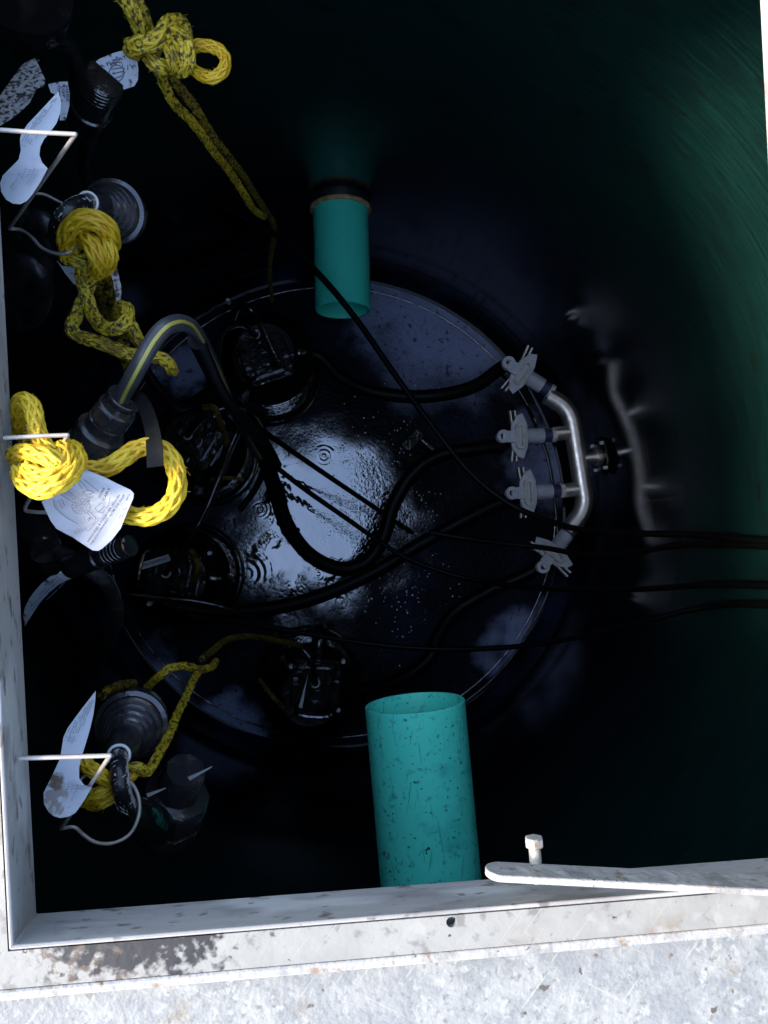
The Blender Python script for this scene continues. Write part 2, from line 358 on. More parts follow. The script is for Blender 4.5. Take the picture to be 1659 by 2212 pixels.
def water_mat(rings):
    m = bpy.data.materials.new('murky_water'); m.use_nodes = True; N, L = nt(m); b = N['Principled BSDF']
    b.inputs['Base Color'].default_value = (.006, .007, .010, 1); b.inputs['Roughness'].default_value = .03; b.inputs['IOR'].default_value = 2.5
    g = N.new('ShaderNodeNewGeometry')
    def math_(op, a, c=None, d=None):
        q = N.new('ShaderNodeMath'); q.operation = op
        for k, v in enumerate((a, c, d)):
            if v is None: continue
            if isinstance(v, (int, float)): q.inputs[k].default_value = v
            else: L.new(v, q.inputs[k])
        return q.outputs[0]
    def noise(sc_, det=3):
        t = N.new('ShaderNodeTexNoise'); t.inputs['Scale'].default_value = sc_; t.inputs['Detail'].default_value = det; L.new(g.outputs['Position'], t.inputs['Vector']); return t.outputs[0]
    h = math_('MULTIPLY', noise(7, 3), .006)
    # a choppy band right of the puddle where drops fall
    cx = P(850, 1090, H)
    d0 = N.new('ShaderNodeVectorMath'); d0.operation = 'DISTANCE'; L.new(g.outputs['Position'], d0.inputs[0]); d0.inputs[1].default_value = cx
    mr = N.new('ShaderNodeMapRange'); L.new(d0.outputs['Value'], mr.inputs[0]); mr.inputs[1].default_value = .10; mr.inputs[2].default_value = .36; mr.inputs[3].default_value = .003; mr.inputs[4].default_value = 0
    h = math_('MULTIPLY_ADD', noise(75, 2), mr.outputs[0], h)
    for (c, amp, k, fall) in rings:
        d = N.new('ShaderNodeVectorMath'); d.operation = 'DISTANCE'; L.new(g.outputs['Position'], d.inputs[0]); d.inputs[1].default_value = c
        dd = d.outputs['Value']
        e = math_('POWER', 2.718, math_('MULTIPLY', math_('MULTIPLY', dd, dd), -1/(fall*fall)))
        s_ = math_('SINE', math_('MULTIPLY', dd, k))
        h = math_('MULTIPLY_ADD', math_('MULTIPLY', s_, e), amp, h)
    bp = N.new('ShaderNodeBump'); bp.inputs['Strength'].default_value = .55; bp.inputs['Distance'].default_value = 1.0
    L.new(h, bp.inputs['Height']); L.new(bp.outputs[0], b.inputs['Normal'])
    # shallow silt film towards the rim, clear deep mirror in the middle
    d1 = N.new('ShaderNodeVectorMath'); d1.operation = 'DISTANCE'; L.new(g.outputs['Position'], d1.inputs[0]); d1.inputs[1].default_value = P(690, 1130, H)
    silt = math_('MULTIPLY_ADD', noise(4.5, 6), .55, d1.outputs['Value'])
    sm_ = N.new('ShaderNodeMapRange'); sm_.interpolation_type = 'SMOOTHSTEP'; L.new(silt, sm_.inputs[0]); sm_.inputs[1].default_value = .52; sm_.inputs[2].default_value = .72
    cl = N.new('ShaderNodeMix'); cl.data_type = 'RGBA'; cr = N.new('ShaderNodeMapRange'); cr.interpolation_type = 'SMOOTHSTEP'; L.new(noise(3.2, 8), cr.inputs[0]); cr.inputs[1].default_value = .42; cr.inputs[2].default_value = .64; L.new(cr.outputs[0], cl.inputs[0]); cl.inputs[6].default_value = (.002, .003, .006, 1); cl.inputs[7].default_value = (.012, .017, .036, 1)
    io = N.new('ShaderNodeMapRange'); L.new(sm_.outputs[0], io.inputs[0]); io.inputs[3].default_value = 2.5; io.inputs[4].default_value = 1.5; L.new(io.outputs[0], b.inputs['IOR'])
    cm = N.new('ShaderNodeMix'); cm.data_type = 'RGBA'; L.new(sm_.outputs[0], cm.inputs[0]); cm.inputs[6].default_value = (.004, .005, .008, 1); L.new(cl.outputs[2], cm.inputs[7])
    sheen = None  # pale blue sky sheen on the wet floor, painted as base colour patches
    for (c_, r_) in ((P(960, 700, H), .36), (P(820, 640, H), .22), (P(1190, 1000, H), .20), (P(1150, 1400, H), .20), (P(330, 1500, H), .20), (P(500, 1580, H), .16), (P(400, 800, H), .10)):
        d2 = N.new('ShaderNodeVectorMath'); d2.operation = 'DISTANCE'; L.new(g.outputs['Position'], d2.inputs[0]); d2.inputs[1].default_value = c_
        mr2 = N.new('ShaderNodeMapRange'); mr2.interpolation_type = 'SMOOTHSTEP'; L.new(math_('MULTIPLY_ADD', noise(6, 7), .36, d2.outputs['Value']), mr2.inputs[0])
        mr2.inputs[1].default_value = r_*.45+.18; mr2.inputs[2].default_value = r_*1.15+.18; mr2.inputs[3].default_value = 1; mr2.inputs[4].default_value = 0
        sheen = mr2.outputs[0] if sheen is None else math_('MAXIMUM', sheen, mr2.outputs[0])
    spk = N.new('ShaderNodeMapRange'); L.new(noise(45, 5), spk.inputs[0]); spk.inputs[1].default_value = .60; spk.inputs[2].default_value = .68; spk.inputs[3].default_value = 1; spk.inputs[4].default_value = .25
    sheen = math_('MULTIPLY', sheen, spk.outputs[0])
    L.new(math_('MULTIPLY_ADD', sheen, .38, math_('MULTIPLY_ADD', sm_.outputs[0], -.42, .5)), b.inputs['Specular IOR Level'])
    cb = N.new('ShaderNodeMix'); cb.data_type = 'RGBA'; L.new(sheen, cb.inputs[0]); L.new(cm.outputs[2], cb.inputs[6]); cb.inputs[7].default_value = (.30, .35, .54, 1)
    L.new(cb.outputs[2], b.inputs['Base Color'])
    h = math_('MULTIPLY_ADD', math_('MULTIPLY', noise(70, 4), sm_.outputs[0]), .011, h)
    L.new(h, bp.inputs['Height'])
    # oily scum drifting in patches
    r = N.new('ShaderNodeMapRange'); L.new(noise(16, 6), r.inputs[0]); r.inputs[1].default_value = .56; r.inputs[2].default_value = .74; r.inputs[3].default_value = .03; r.inputs[4].default_value = .14
    L.new(math_('MULTIPLY_ADD', sm_.outputs[0], .30, r.outputs[0]), b.inputs['Roughness'])
    return m

# ------------------------------------------------------------------ the tank
TC = Vector((.14, .165, 0)); TR = .985; TOP = H-.80
def wall_depth(px, py, pad=0.):
    o = Vector((0, 0, H)); c = P(px, py, 1.0)-o
    a = c.x*c.x+c.y*c.y; bq = -2*(c.x*TC.x+c.y*TC.y); cc = TC.x**2+TC.y**2-(TR-pad)**2
    return (-bq+math.sqrt(bq*bq-4*a*cc))/(2*a)

tank = thing('tank', 'round dark green fibreglass tank the pumps and hoses stand in', 'tank', TC)
mb = MB(); mb.uv = []; SEG = 128
prof = [(TR-.09, .0), (TR-.06, .004), (TR-.035, .016), (TR-.016, .038), (TR-.004, .075), (TR, .10)]+[(TR, .10+(TOP-.10)*i/24) for i in range(1, 25)]
for (r, z) in prof:
    for i in range(SEG+1):
        t = 2*math.pi*i/SEG
        mb.v.append(TC+Vector((r*math.cos(t), r*math.sin(t), z))); mb.uv.append((t*TR, z))
for a in range(len(prof)-1):
    for i in range(SEG):
        q = a*(SEG+1)+i
        mb.f.append((q+1, q, q+SEG+1, q+SEG+2))
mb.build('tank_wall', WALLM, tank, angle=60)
MB().lathe(TC+Vector((0, 0, -.03)), (0, 0, 1), [(0, .03), (TR-.09, .03), (TR-.09, 0), (0, 0)], 128).build('tank_floor', FLOORM, tank)
sm = MB(); sm.torus(TC+Vector((0, 0, .0055)), (0, 0, 1), .893, .0040, 200, 8)
sm.build('floor_seam', BLACKG, tank)

rings = []
for (px, py, a, k, fl) in [(735, 1300, .0005, 330, .035), (650, 1275, .0005, 420, .022), (688, 1240, .0004, 420, .02), (712, 1150, .0003, 480, .018), (700, 1170, .0003, 480, .02), (640, 960, .0005, 380, .03),
                           (700, 985, .0006, 360, .035), (560, 1100, .001, 420, .03), (525, 1010, .0007, 330, .05), (470, 1230, .0008, 260, .07), (530, 1240, .0008, 240, .08), (460, 1480, .0008, 260, .07),
                           (580, 1480, .0008, 250, .08), (470, 1380, .0008, 280, .06), (620, 1440, .0008, 300, .05)]:
    rings.append((P(px, py, H-.008), a, k, fl))
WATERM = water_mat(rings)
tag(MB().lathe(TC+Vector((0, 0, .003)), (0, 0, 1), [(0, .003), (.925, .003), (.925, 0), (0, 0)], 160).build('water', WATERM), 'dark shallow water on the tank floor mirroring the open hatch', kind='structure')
bb = MB()
for i in range(420):
    px = random.gauss(840, 52); py = random.gauss(1060, 85)
    if random.random() < .3: px = random.gauss(860, 70); py = random.gauss(1260, 70)
    bb.sphere(P(px, py, H-.009), random.uniform(.0012, .0042), 8, 5, (1, 1, .7))
tag(bb.build('water_bubbles', BUBBLE), 'small froth bubbles scattered over the dark water', 'bubbles', kind='stuff')

# ------------------------------------------------------------------ hatch: ground, cover plate, frame, lid, arm
DB, DT = .775, .714                      # underside and top of the frame's inner face
ZT = H-DT
BL = P(80, 1972, DB); BR = P(1730, 1846, DB); TL = P(-18, 80, DB); RT = P(1640, 0, DB)
ydir = (TL-BL).normalized(); xdir = (BR-BL).normalized()
TLi = BL+ydir*1.10; TRi = BR+(RT-BR).normalized()*1.10
inner = [BL, BR, TRi, TLi]
def outset(q, a):
    o = []
    k = len(q)
    for i in range(k):
        e0 = (q[i]-q[i-1]).normalized(); e1 = (q[(i+1) % k]-q[i]).normalized()
        n0 = Vector((e0.y, -e0.x, 0)); n1 = Vector((e1.y, -e1.x, 0))
        b = (n0+n1); o.append(q[i]+b*(a/(1+n0.dot(n1))))
    return o
def at_z(q, z): return [Vector((p.x, p.y, z)) for p in q]
fr = thing('hatch_surround', 'weathered pale metal frame round the square hatch opening', 'frame', BL)
IN = at_z(inner, H-DB)
o1 = at_z(outset(inner, .004), H-DB); o2 = at_z(outset(inner, .034), ZT)
mb = MB()
mb.ringprism(o1, IN, (0, 0, DB-DT))
mb.build('inner_face', FRAME_IN, fr, bevel=.003)
hole = P(975, 1992, DT); HR = .0048
# flange: four strips; the near one is cut round a drilled hole
from mathutils.geometry import tessellate_polygon
q0 = at_z(outset(inner, .0045), ZT); q1 = at_z(outset(inner, .036), ZT)
hl = [Vector((hole.x+HR*math.cos(2*math.pi*i/28), hole.y+HR*math.sin(2*math.pi*i/28), ZT)) for i in range(28)]
loops = [q1, q0[::-1], hl[::-1]]; allv = [p for lp_ in loops for p in lp_]; kk = len(allv)
dn = Vector((0, 0, -.006)); ff = []
for t in tessellate_polygon(loops): ff += [tuple(t), tuple(kk+i for i in t[::-1])]
o_ = 0
for lp_ in loops:
    m_ = len(lp_); ff += [(o_+i, o_+(i+1) % m_, kk+o_+(i+1) % m_, kk+o_+i) for i in range(m_)]; o_ += m_
fl = MB().add(allv+[p+dn for p in allv], ff)
fl.build('flange', FRAME, fr)
r0 = at_z(outset(inner, .0365), ZT-.012); r1 = at_z(outset(inner, .0455), ZT-.012)
MB().ringprism(r1, r0, (0, 0, .0135)).build('outer_rim', ZINC, fr, bevel=.002)
rust_patch(FRAME, P(230, 2035, DT), (.060, .034, .05), (.06, .042, .028), 130)
rust_patch(FRAME, P(310, 2030, DT), (.095, .034, .05), (.007, .0055, .0045), 85)

cp = at_z(outset(inner, .012), ZT-.022); cpo = [Vector((-1.25, -1.15, ZT-.022)), Vector((1.5, -1.15, ZT-.022)), Vector((1.5, 1.5, ZT-.022)), Vector((-1.25, 1.5, ZT-.022))]
tag(MB().ringprism(cpo, cp, (0, 0, .010)).build('cover_plate', GALV, bevel=.002), 'mottled galvanised steel cover plate around the hatch frame', 'cover plate')
CONC = mat('ground_soil', (.16, .13, .09), .9, 0, 1.4, (.10, .11, .05), 3, 8, .4, .6, .6, 30)
gv = []; gf = []
for i in range(64):
    t = 2*math.pi*i/64; c_, s_ = math.cos(t), math.sin(t)
    gv += [(TC.x+1.02*c_, TC.y+1.02*s_, ZT-.025), (TC.x+5*c_, TC.y+5*s_, ZT-.03), (TC.x+150*c_, TC.y+150*s_, ZT-.03)]
for i in range(64):
    a = 3*i; b = 3*((i+1) % 64); gf += [(a, a+1, b+1, b), (a+1, a+2, b+2, b+1)]
tag(MB().add(gv, gf).build('ground', CONC), 'bare ground around the tank', kind='structure')

LIDM = mat('dull_lid_metal', (.05, .043, .036), .6, 0, 1.4, (.035, .03, .026), 12, 5, .4, .65, .2, 60)
lid = thing('access_cover', 'open metal hatch lid standing up along the right side of the opening', 'lid', at_z([BR], ZT+.01)[0]+Vector((.05, 0, 0)))
lb = at_z(outset(inner, .060), ZT+.004)
lp = [lb[1], lb[2], lb[2]+Vector((.10, 0, .78)), lb[1]+Vector((.10, 0, .78))]
MB().prism(lp, (.006, 0, 0)).build('lid_panel', LIDM, lid)
mb = MB(); mb.tube([lb[1]+Vector((-.006, .15, -.002)), lb[1]+Vector((-.006, .30, -.002))], .008, 12); mb.build('hinge', ZINC, lid)
mb = MB(); mb.tube([lb[2]+Vector((-.006, -.30, -.002)), lb[2]+Vector((-.006, -.15, -.002))], .008, 12); mb.build('hinge', ZINC, lid)

# hold-open arm: flat bar on edge along the near side
A0 = P(1052, 1874, .700); A1 = P(1800, 1912, .660)
adir = (A1-A0).normalized(); az = Vector((0, 0, 1)); az = (az-az.dot(adir)*adir).normalized(); ay = az.cross(adir)
arm = thing('hold_open_arm', 'flat weathered steel hold-open bar crossing the near frame edge on the right', 'hold-open arm', A0)
hw = .0160; prof2 = []
for i in range(13):
    t = math.pi/2+math.pi*i/12; prof2.append(A0+adir*(hw*.8+hw*.9*math.cos(t))+az*(hw*math.sin(t)))
L_ = (A1-A0).length
prof2 += [A1-az*hw]
prof2 += [A1+az*hw]
MB().prism(prof2, -ay*.0065).build('bar', ZINC, arm, bevel=.0012)
B0 = P(1160, 1905, .712); B1 = P(1156, 1850, .712); B2 = P(1153, 1808, .712)
bdir = (B2-B0).normalized()
bolt = thing('bolt', 'pale worn hex bolt sticking out through the flat steel bar', 'bolt', B1)
MB().lathe(B0, bdir, [(.0056, 0), (.0056, (B2-B0).length-.009)], 24).build('shank', BOLTM, bolt)
MB().lathe(B2, -bdir, [(.0075, 0), (.0092, .0012), (.0092, .0080), (.0080, .009)], 6).build('bolt_head', BOLTM, bolt, bevel=.0007)

# ------------------------------------------------------------------ green inlet pipes
def pipe(name, label, open_px, back_px, d, r, m, to_wall, chip=False):
    e = P(*open_px, d); k = P(*back_px, d); ax = (e-k).normalized()
    # run back to the tank wall
    o = e.copy(); t = 0
    while (Vector((o.x, o.y, 0))-TC).length < TR+.05 and t < 3: o = o-ax*.01; t += .01
    root = thing(name, label, 'pipe', e)
    L = (e-o).length
    p = MB().lathe(o, ax, [(r, 0), (r, L-.002), (r-.002, L), (r-.008, L), (r-.009, L-.004), (r-.009, 0)], 64, closed=True)
    p.build('pipe_barrel', m, root)
    return root, o, ax
rp = .104
wd = wall_depth(735, 432)
up, uo, uax = pipe('inlet_pipe', 'smaller dark green inlet pipe high in the photo, entering through the far wall', (741, 671), (735, 430), wd+.005, 61*pxm(wd), PVC2, True)
SEAL = mat('brown_sealant', (.62, .38, .17), .8, 0, 1.4, (.36, .22, .10), 40, 5, .4, .6, .8, 60)
LAMIN = mat('dark_laminate', (.002, .014, .012), .45, 0, 1.45, (.004, .024, .02), 12, 5, .4, .65, .3, 60)
w0 = P(735, 436, wd+.005)
MB().lathe(uo, uax, [(61*pxm(wd)+.012, 0), (61*pxm(wd)+.009, (w0-uo).dot(uax)+.008), (61*pxm(wd)+.004, (w0-uo).dot(uax)+.022), (61*pxm(wd)+.0006, (w0-uo).dot(uax)+.024)], 64).build('wall_collar', LAMIN, up)
MB().torus(w0+uax*((uo-w0).dot(uax)*0+.026), uax, 61*pxm(wd)+.003, .008, 48, 8).build('sealant_ring', SEAL, up)
dl = 1.56
lo, lo0, lax = pipe('inlet_pipe', 'larger bright green scuffed inlet pipe reaching in from the near wall', (896, 1517), (930, 1895), dl, 108*pxm(dl), PVC, True)

# ------------------------------------------------------------------ pumps
def pump(label, base_px, top_px, d_top, rot, serial=None, tagpx=None, bolts=(), eye=None, ribs=None):
    b = P(*base_px, H-.01); t = P(*top_px, d_top)
    root = thing('grinder_pump', label, 'pump', b, 'four black grinder pumps on the tank floor')
    hz = t.z-b.z
    MB().torus(b+Vector((0, 0, .012)), (0, 0, 1), .196, .006, 64, 8).build('base_ring', PUMPM, root)
    prof = [(.185, .0), (.185, .03)]
    z = .03
    while z < hz*.62:
        prof += [(.172, z+.012), (.150, z+.018), (.150, z+.030), (.172, z+.036)]; z += .036
    prof += [(.150, z+.02), (.135, z+.05), (.10, hz-.05), (0, hz-.05)]
    MB().lathe(b, (0, 0, 1), prof, 48).build('pump_body', PUMPM, root)
    a = Vector((math.cos(rot), math.sin(rot), 0)); c = Vector((-a.y, a.x, 0))
    def oct_(s, q): return [t+a*(x*s)+c*(y*s)+Vector((0, 0, -q)) for (x, y) in ((-.8, -1), (.8, -1), (1, -.8), (1, .8), (.8, 1), (-.8, 1), (-1, .8), (-1, -.8))]
    MB().prism(oct_(.082, .085), (0, 0, .055)).build('motor_housing', PUMPM, root, bevel=.005)
    cap = MB().prism(oct_(.052, .0305), (0, 0, .0235)); 
    for (x, y) in ((.07, 0), (-.07, 0), (0, .07), (0, -.07)): cap.prism([t+a*(x+.012*u)+c*(y+.012*v)+Vector((0, 0, -.0302)) for u, v in ((-1, -1), (1, -1), (1, 1), (-1, 1))], (0, 0, .016))
    cap.build('top_cap', PUMPM, root, bevel=.003)
    MB().lathe(t+Vector((0, 0, -.006)), (0, 0, 1), [(.024, 0), (.024, .012), (.019, .012), (.019, .004), (0, .004)], 28).build('gland', BLACKG, root)
    ep = P(*eye, d_top-.01) if eye else t
    MB().torus(ep, Vector((.1, .1, 1)), .0135, .0030, 24, 8, R_(-150), R_(95), Vector((1, 0, 0))).build('lifting_eye', mat_eye, root)
    for (bx, by) in bolts:
        q = P(bx, by, d_top+.05)
        MB().lathe(q+Vector((0, 0, -.03)), (0, 0, 1), [(.0085, 0), (.0085, .026), (.0065, .030), (0, .030)], 6).build('bolt_head', mat_nut, root)
    # outlet elbow and cable gland on the side
    el = [t+a*.075+Vector((0, 0, -.10)), t+a*.12+Vector((0, 0, -.09)), t+a*.155+Vector((0, 0, -.11)), t+a*.17+Vector((0, 0, -.17))]
    MB().tube(spline(el, 6), .026, 14).build('outlet_elbow', PUMPM, root)
    hd = [t-a*.06+c*.05+Vector((0, 0, -.03)), t-a*.10+c*.05+Vector((0, 0, .0)), t-a*.10-c*.05+Vector((0, 0, .0)), t-a*.06-c*.05+Vector((0, 0, -.03))]
    MB().tube(spline(hd, 6), .008, 8).build('handle', PUMPM, root)
    if tagpx:
        q = [P(x, y, d_top-.004) for x, y in tagpx]; tg = MB().prism(q, (0, 0, -.003)).build('serial_plate', PLATE, root, smooth=False)
        if serial:
            vs, fs = text_verts(serial, 1.0); w_ = max(v.x for v in vs)
            o, ux, uy = serial_frame(tagpx)
            mb = MB().add([P(o[0]+ux[0]*(.10+.8*v.x/w_)+uy[0]*(.24+.62*v.y), o[1]+ux[1]*(.10+.8*v.x/w_)+uy[1]*(.24+.62*v.y), d_top-.0048) for v in vs], fs)
            mb.build('serial_lettering', INK, tg, smooth=False)
    return root
def serial_frame(q):                    # q: corners; text runs q0 -> q1, up is q0 -> q3
    return q[0], (q[1][0]-q[0][0], q[1][1]-q[0][1]), (q[3][0]-q[0][0], q[3][1]-q[0][1])
mat_eye = mat('pale_eye_metal', (.8, .8, .76), .3, .2)
mat_nut = mat('pale_nut_metal', (.8, .8, .78), .3, .2)
pump('black pump behind the yellow-striped cable, below the smaller green pipe', (582, 812), (574, 772), 2.62, R_(20), None, None, [(575, 752), (565, 798), (492, 648), (555, 715)], (552, 722))
pump('black pump nearest the bright yellow rope loop, under a soiled yellow strand', (448, 985), (420, 950), 2.60, R_(60), None, None, [(405, 942), (480, 912)], (405, 940))
pump('black pump with a slanted pale serial plate on its top', (415, 1240), (372, 1238), 2.60, R_(-10), 'WH0009823E8A', [(364, 1197), (298, 1218), (302, 1232), (369, 1211)], [(321, 1305), (452, 1195)], (358, 1238))
pump('black pump standing next to the open end of the larger green pipe', (668, 1462), (683, 1480), 2.58, R_(85), None, [(653, 1530), (661, 1480), (666, 1455), (645, 1528)], [(629, 1441), (731, 1535), (742, 1430)], (681, 1476))

# ------------------------------------------------------------------ stainless manifold and quick-disconnect valves
DM = 2.70
U = .293
def V(x, y): return (972+U*x, 648+U*y)
def Vp(x, y, d=DM): return P(*V(x, y), d)
us = U*pxm(DM)
mani = thing('discharge_manifold', 'shiny stainless steel pipe manifold with four branches bolted to the right wall', 'manifold', Vp(960, 1180))
main = spline([Vp(*q) for q in [(715, 705), (770, 738), (815, 765), (865, 820), (895, 890), (908, 960), (940, 1160), (975, 1380), (988, 1460), (980, 1530), (950, 1600), (905, 1655), (862, 1705)]], 6)
MB().tube(main, 68*us, 24).build('main_pipe', STEEL, mani)
for (a, b) in (((765, 988), (915, 975)), ((828, 1408), (965, 1390))):
    MB().tube([Vp(*a), Vp(*b)], 55*us, 20).build('branch_pipe', STEEL, mani)
for (a, b) in (((784, 745), (800, 756)), ((925, 1630), (938, 1615))):
    p, q = Vp(*a), Vp(*b); MB().tube([p, q], 71*us, 24).build('weld_bead', STEEL, mani)
op = [Vp(960, 1172), Vp(1075, 1158)]
MB().tube(op, 52*us, 20).build('outlet_stub', STEEL, mani)
wd2 = wall_depth(*V(1150, 1145)); od = (op[1]-op[0]).normalized()
MB().lathe(op[1], od, [(60*us, 0), (72*us, 2*us), (72*us, 30*us), (60*us, 32*us)], 32).build('union_nut', STEEL, mani)
MB().lathe(op[1]+od*33*us, od, [(150*us, 0), (155*us, 3*us), (155*us, 22*us), (80*us, 24*us), (80*us, 140*us)], 6).build('bulkhead_flange', BLACKG, mani)
for s_ in (-1, 1):
    for t_ in (-1, 1):
        up_ = Vector((0, 0, 1)); sd_ = od.cross(up_).normalized()
        MB().lathe(op[1]+od*10*us+sd_*(95*us*s_)+up_*(95*us*t_), od, [(14*us, 0), (14*us, 30*us)], 6).build('flange_bolt', mat_nut, mani)

def valve(label, c, ang, sgn=1):
    """c: disc centre in manifold-close-up units, ang: direction of its pipe towards the manifold (photo angle)"""
    ca, sa = math.cos(ang), math.sin(ang)
    def q(u, v, h=0.): return Vp(c[0]+u*ca-v*sa*sgn, c[1]+u*sa+v*ca*sgn, DM-h)
    root = thing('disconnect_valve', label, 'valve', q(0, 0), 'grey quick-disconnect valves on the manifold branches')
    plate = [(25, -170), (58, -80), (62, 0), (58, 80), (25, 170), (-20, 150), (-62, 75), (-66, 0), (-62, -75), (-20, -150)]
    MB().prism([q(u, v, .024) for u, v in plate], (0, 0, .014)).build('valve_plate', VALVE, root, smooth=False, bevel=.003)
    st = lambda L, W: [(W*math.cos(t), (L-W)+W*math.sin(t)) for t in [math.pi*i/8 for i in range(9)]]+[(W*math.cos(t), -(L-W)+W*math.sin(t)) for t in [math.pi+math.pi*i/8 for i in range(9)]]
    MB().ringprism([q(u+5, v, .038) for u, v in st(98, 34)], [q(u+5, v, .038) for u, v in st(74, 14)], (0, 0, .018)).build('handle', VALVE2, root, smooth=False, bevel=.002)
    MB().prism([q(u, v, .0375) for u, v in ((-120, -40), (-28, -46), (-28, 46), (-120, 40))], (0, 0, .011)).build('eye_arm', VALVE, root, smooth=False, bevel=.002)
    rg = [[(r*math.cos(2*math.pi*i/28)-125, r*math.sin(2*math.pi*i/28)) for i in range(28)] for r in (48, 22)]
    MB().ringprism([q(u, v, .030) for u, v in rg[0]], [q(u, v, .030) for u, v in rg[1]], (0, 0, .026)).build('eye', VALVE, root, bevel=.002)
    for s2 in (-1, 1):
        for k in (0, 1):
            MB().prism([q(u, v, .004) for u, v in ((-60+k*30, 70*s2), (-50+k*30, 70*s2), (-64+k*34, 185*s2), (-76+k*34, 185*s2))], (0, 0, .022)).build('spring_clip', STEEL, root, smooth=False)
    MB().tube([q(-30, 0), q(68, 0)], 52*us, 18).build('valve_body', VALVE, root)
    MB().tube([q(58, 0), q(178, 0)], 59*us, 24).build('sleeve', SLEEVE, root)
    MB().tube([q(176, 0), q(238, 0)], 52*us, 24).build('band', BAND, root)
    MB().tube([q(236, 0), q(268, 0)], 56*us, 24).build('collar', VALVE2, root)
    MB().tube([q(-150, 0, -.02), q(-25, 0, -.008)], 50*us, 18).build('hose_tail', BLACKG, root)
    return root
valve('grey valve nearest the smaller green pipe, on the uppermost angled branch', (528, 540), R_(32))
valve('grey valve on a straight branch, with the curving thick hose and nothing crossing it', (508, 1006), R_(-2))
valve('grey valve on a straight branch with a thin black cable crossing its eye', (572, 1420), R_(-3))
valve('grey valve on the lowest angled branch, pointing down toward the larger green pipe', (752, 1868), R_(-52))

# ------------------------------------------------------------------ hoses and cables
def hose(name, label, cat, pts, r, m=BLACKD, n=8, group=None, sd=14):
    q = []
    for p in spline([Vector(p) for p in pts], n):
        q.append(P(p.x, p.y, min(p.z, wall_depth(p.x, p.y)-.03)))
    return tag(MB().tube(q, r, sd).build(name, m), label, cat, group)
HG = 'thick black discharge hoses'
hose('discharge_hose', 'thick black hose sagging from the smaller green pipe to the uppermost valve', 'hose', [(640, 760, 2.72), (690, 770, 2.74), (735, 815, 2.74), (800, 845, 2.72), (890, 857, 2.70), (970, 850, 2.69), (1030, 832, 2.70), (1075, 800, 2.72), (1095, 788, 2.72)], .0245, group=HG)
hose('discharge_hose', 'thick black hose looping round the mirrored sky in the puddle to the second valve', 'hose', [(520, 900, 2.45), (560, 960, 2.5), (592, 1050, 2.6), (618, 1130, 2.66), (665, 1195, 2.72), (730, 1228, 2.75), (790, 1215, 2.76), (828, 1160, 2.76), (850, 1090, 2.75), (890, 1025, 2.74), (945, 985, 2.73), (1010, 972, 2.72), (1085, 963, 2.72)], .0265, group=HG)
hose('discharge_hose', 'thick black hose bending from the serial-plate pump across to the third valve', 'hose', [(380, 1310, 2.62), (470, 1322, 2.66), (580, 1315, 2.72), (690, 1288, 2.76), (800, 1240, 2.78), (900, 1180, 2.76), (990, 1130, 2.74), (1060, 1095, 2.73), (1125, 1068, 2.72)], .0255, group=HG)
hose('discharge_hose', 'thick black hose running from beside the larger green pipe to the lowest valve', 'hose', [(700, 1480, 2.66), (780, 1490, 2.74), (860, 1470, 2.8), (925, 1425, 2.82), (945, 1375, 2.82), (985, 1320, 2.8), (1060, 1275, 2.78), (1130, 1245, 2.75), (1168, 1222, 2.73)], .0255, group=HG)
CG = 'thin black power and float cables'
hose('power_cable', 'black cable crossing in front of the smaller green pipe and the third valve', 'cable', [(470, 430, 1.75), (600, 510, 2.0), (690, 594, 2.2), (770, 690, 2.3), (850, 805, 2.38), (930, 915, 2.42), (1010, 1015, 2.42), (1080, 1075, 2.40), (1150, 1112, 2.36), (1250, 1143, 2.25), (1370, 1152, 2.1), (1500, 1155, 1.95), (1659, 1170, 1.75), (1800, 1185, 1.6)], .0095, group=CG)
hose('power_cable', 'black cable passing just over the sleeve of the lowest valve to the right wall', 'cable', [(930, 1150, 2.60), (1000, 1162, 2.58), (1090, 1174, 2.52), (1180, 1184, 2.45), (1270, 1200, 2.35), (1350, 1198, 2.22), (1450, 1180, 2.05), (1560, 1176, 1.9), (1659, 1180, 1.78), (1800, 1190, 1.6)], .0090, group=CG)
hose('power_cable', 'long black cable from over the mirrored sky to just below the lowest valve', 'cable', [(540, 955, 2.45), (590, 1003, 2.52), (660, 1058, 2.58), (740, 1114, 2.63), (820, 1170, 2.66), (880, 1206, 2.66), (960, 1236, 2.64), (1030, 1254, 2.6), (1100, 1264, 2.52), (1200, 1272, 2.4), (1310, 1275, 2.25), (1430, 1270, 2.05), (1540, 1262, 1.9), (1659, 1266, 1.77), (1800, 1275, 1.6)], .0088, group=CG)
hose('power_cable', 'lowest black cable, sweeping past the pump at the larger pipe and rising to the right', 'cable', [(400, 1330, 2.3), (520, 1345, 2.4), (640, 1365, 2.45), (780, 1388, 2.47), (900, 1400, 2.45), (1020, 1402, 2.4), (1150, 1393, 2.3), (1280, 1370, 2.17), (1400, 1340, 2.03), (1500, 1315, 1.93), (1580, 1305, 1.85), (1659, 1307, 1.77), (1800, 1315, 1.6)], .0085, group=CG)
hose('power_cable', 'short black cable slanting down into the water, upper of two parallel ones', 'cable', [(545, 915, 2.42), (590, 946, 2.5), (650, 988, 2.58), (720, 1036, 2.68), (800, 1090, 2.82), (850, 1124, 2.92), (890, 1150, 3.03)], .0090, group=CG)
hose('power_cable', 'thin black cable along the floor rim beneath the manifold', 'cable', [(1075, 800, 2.86), (1120, 850, 2.93), (1150, 905, 2.98), (1180, 980, 3.0), (1195, 1060, 3.0), (1205, 1180, 3.0), (1190, 1260, 2.98), (1165, 1320, 2.98), (1120, 1400, 3.0), (1060, 1470, 3.02), (1000, 1520, 3.03)], .0055, BLACKG, group=CG)
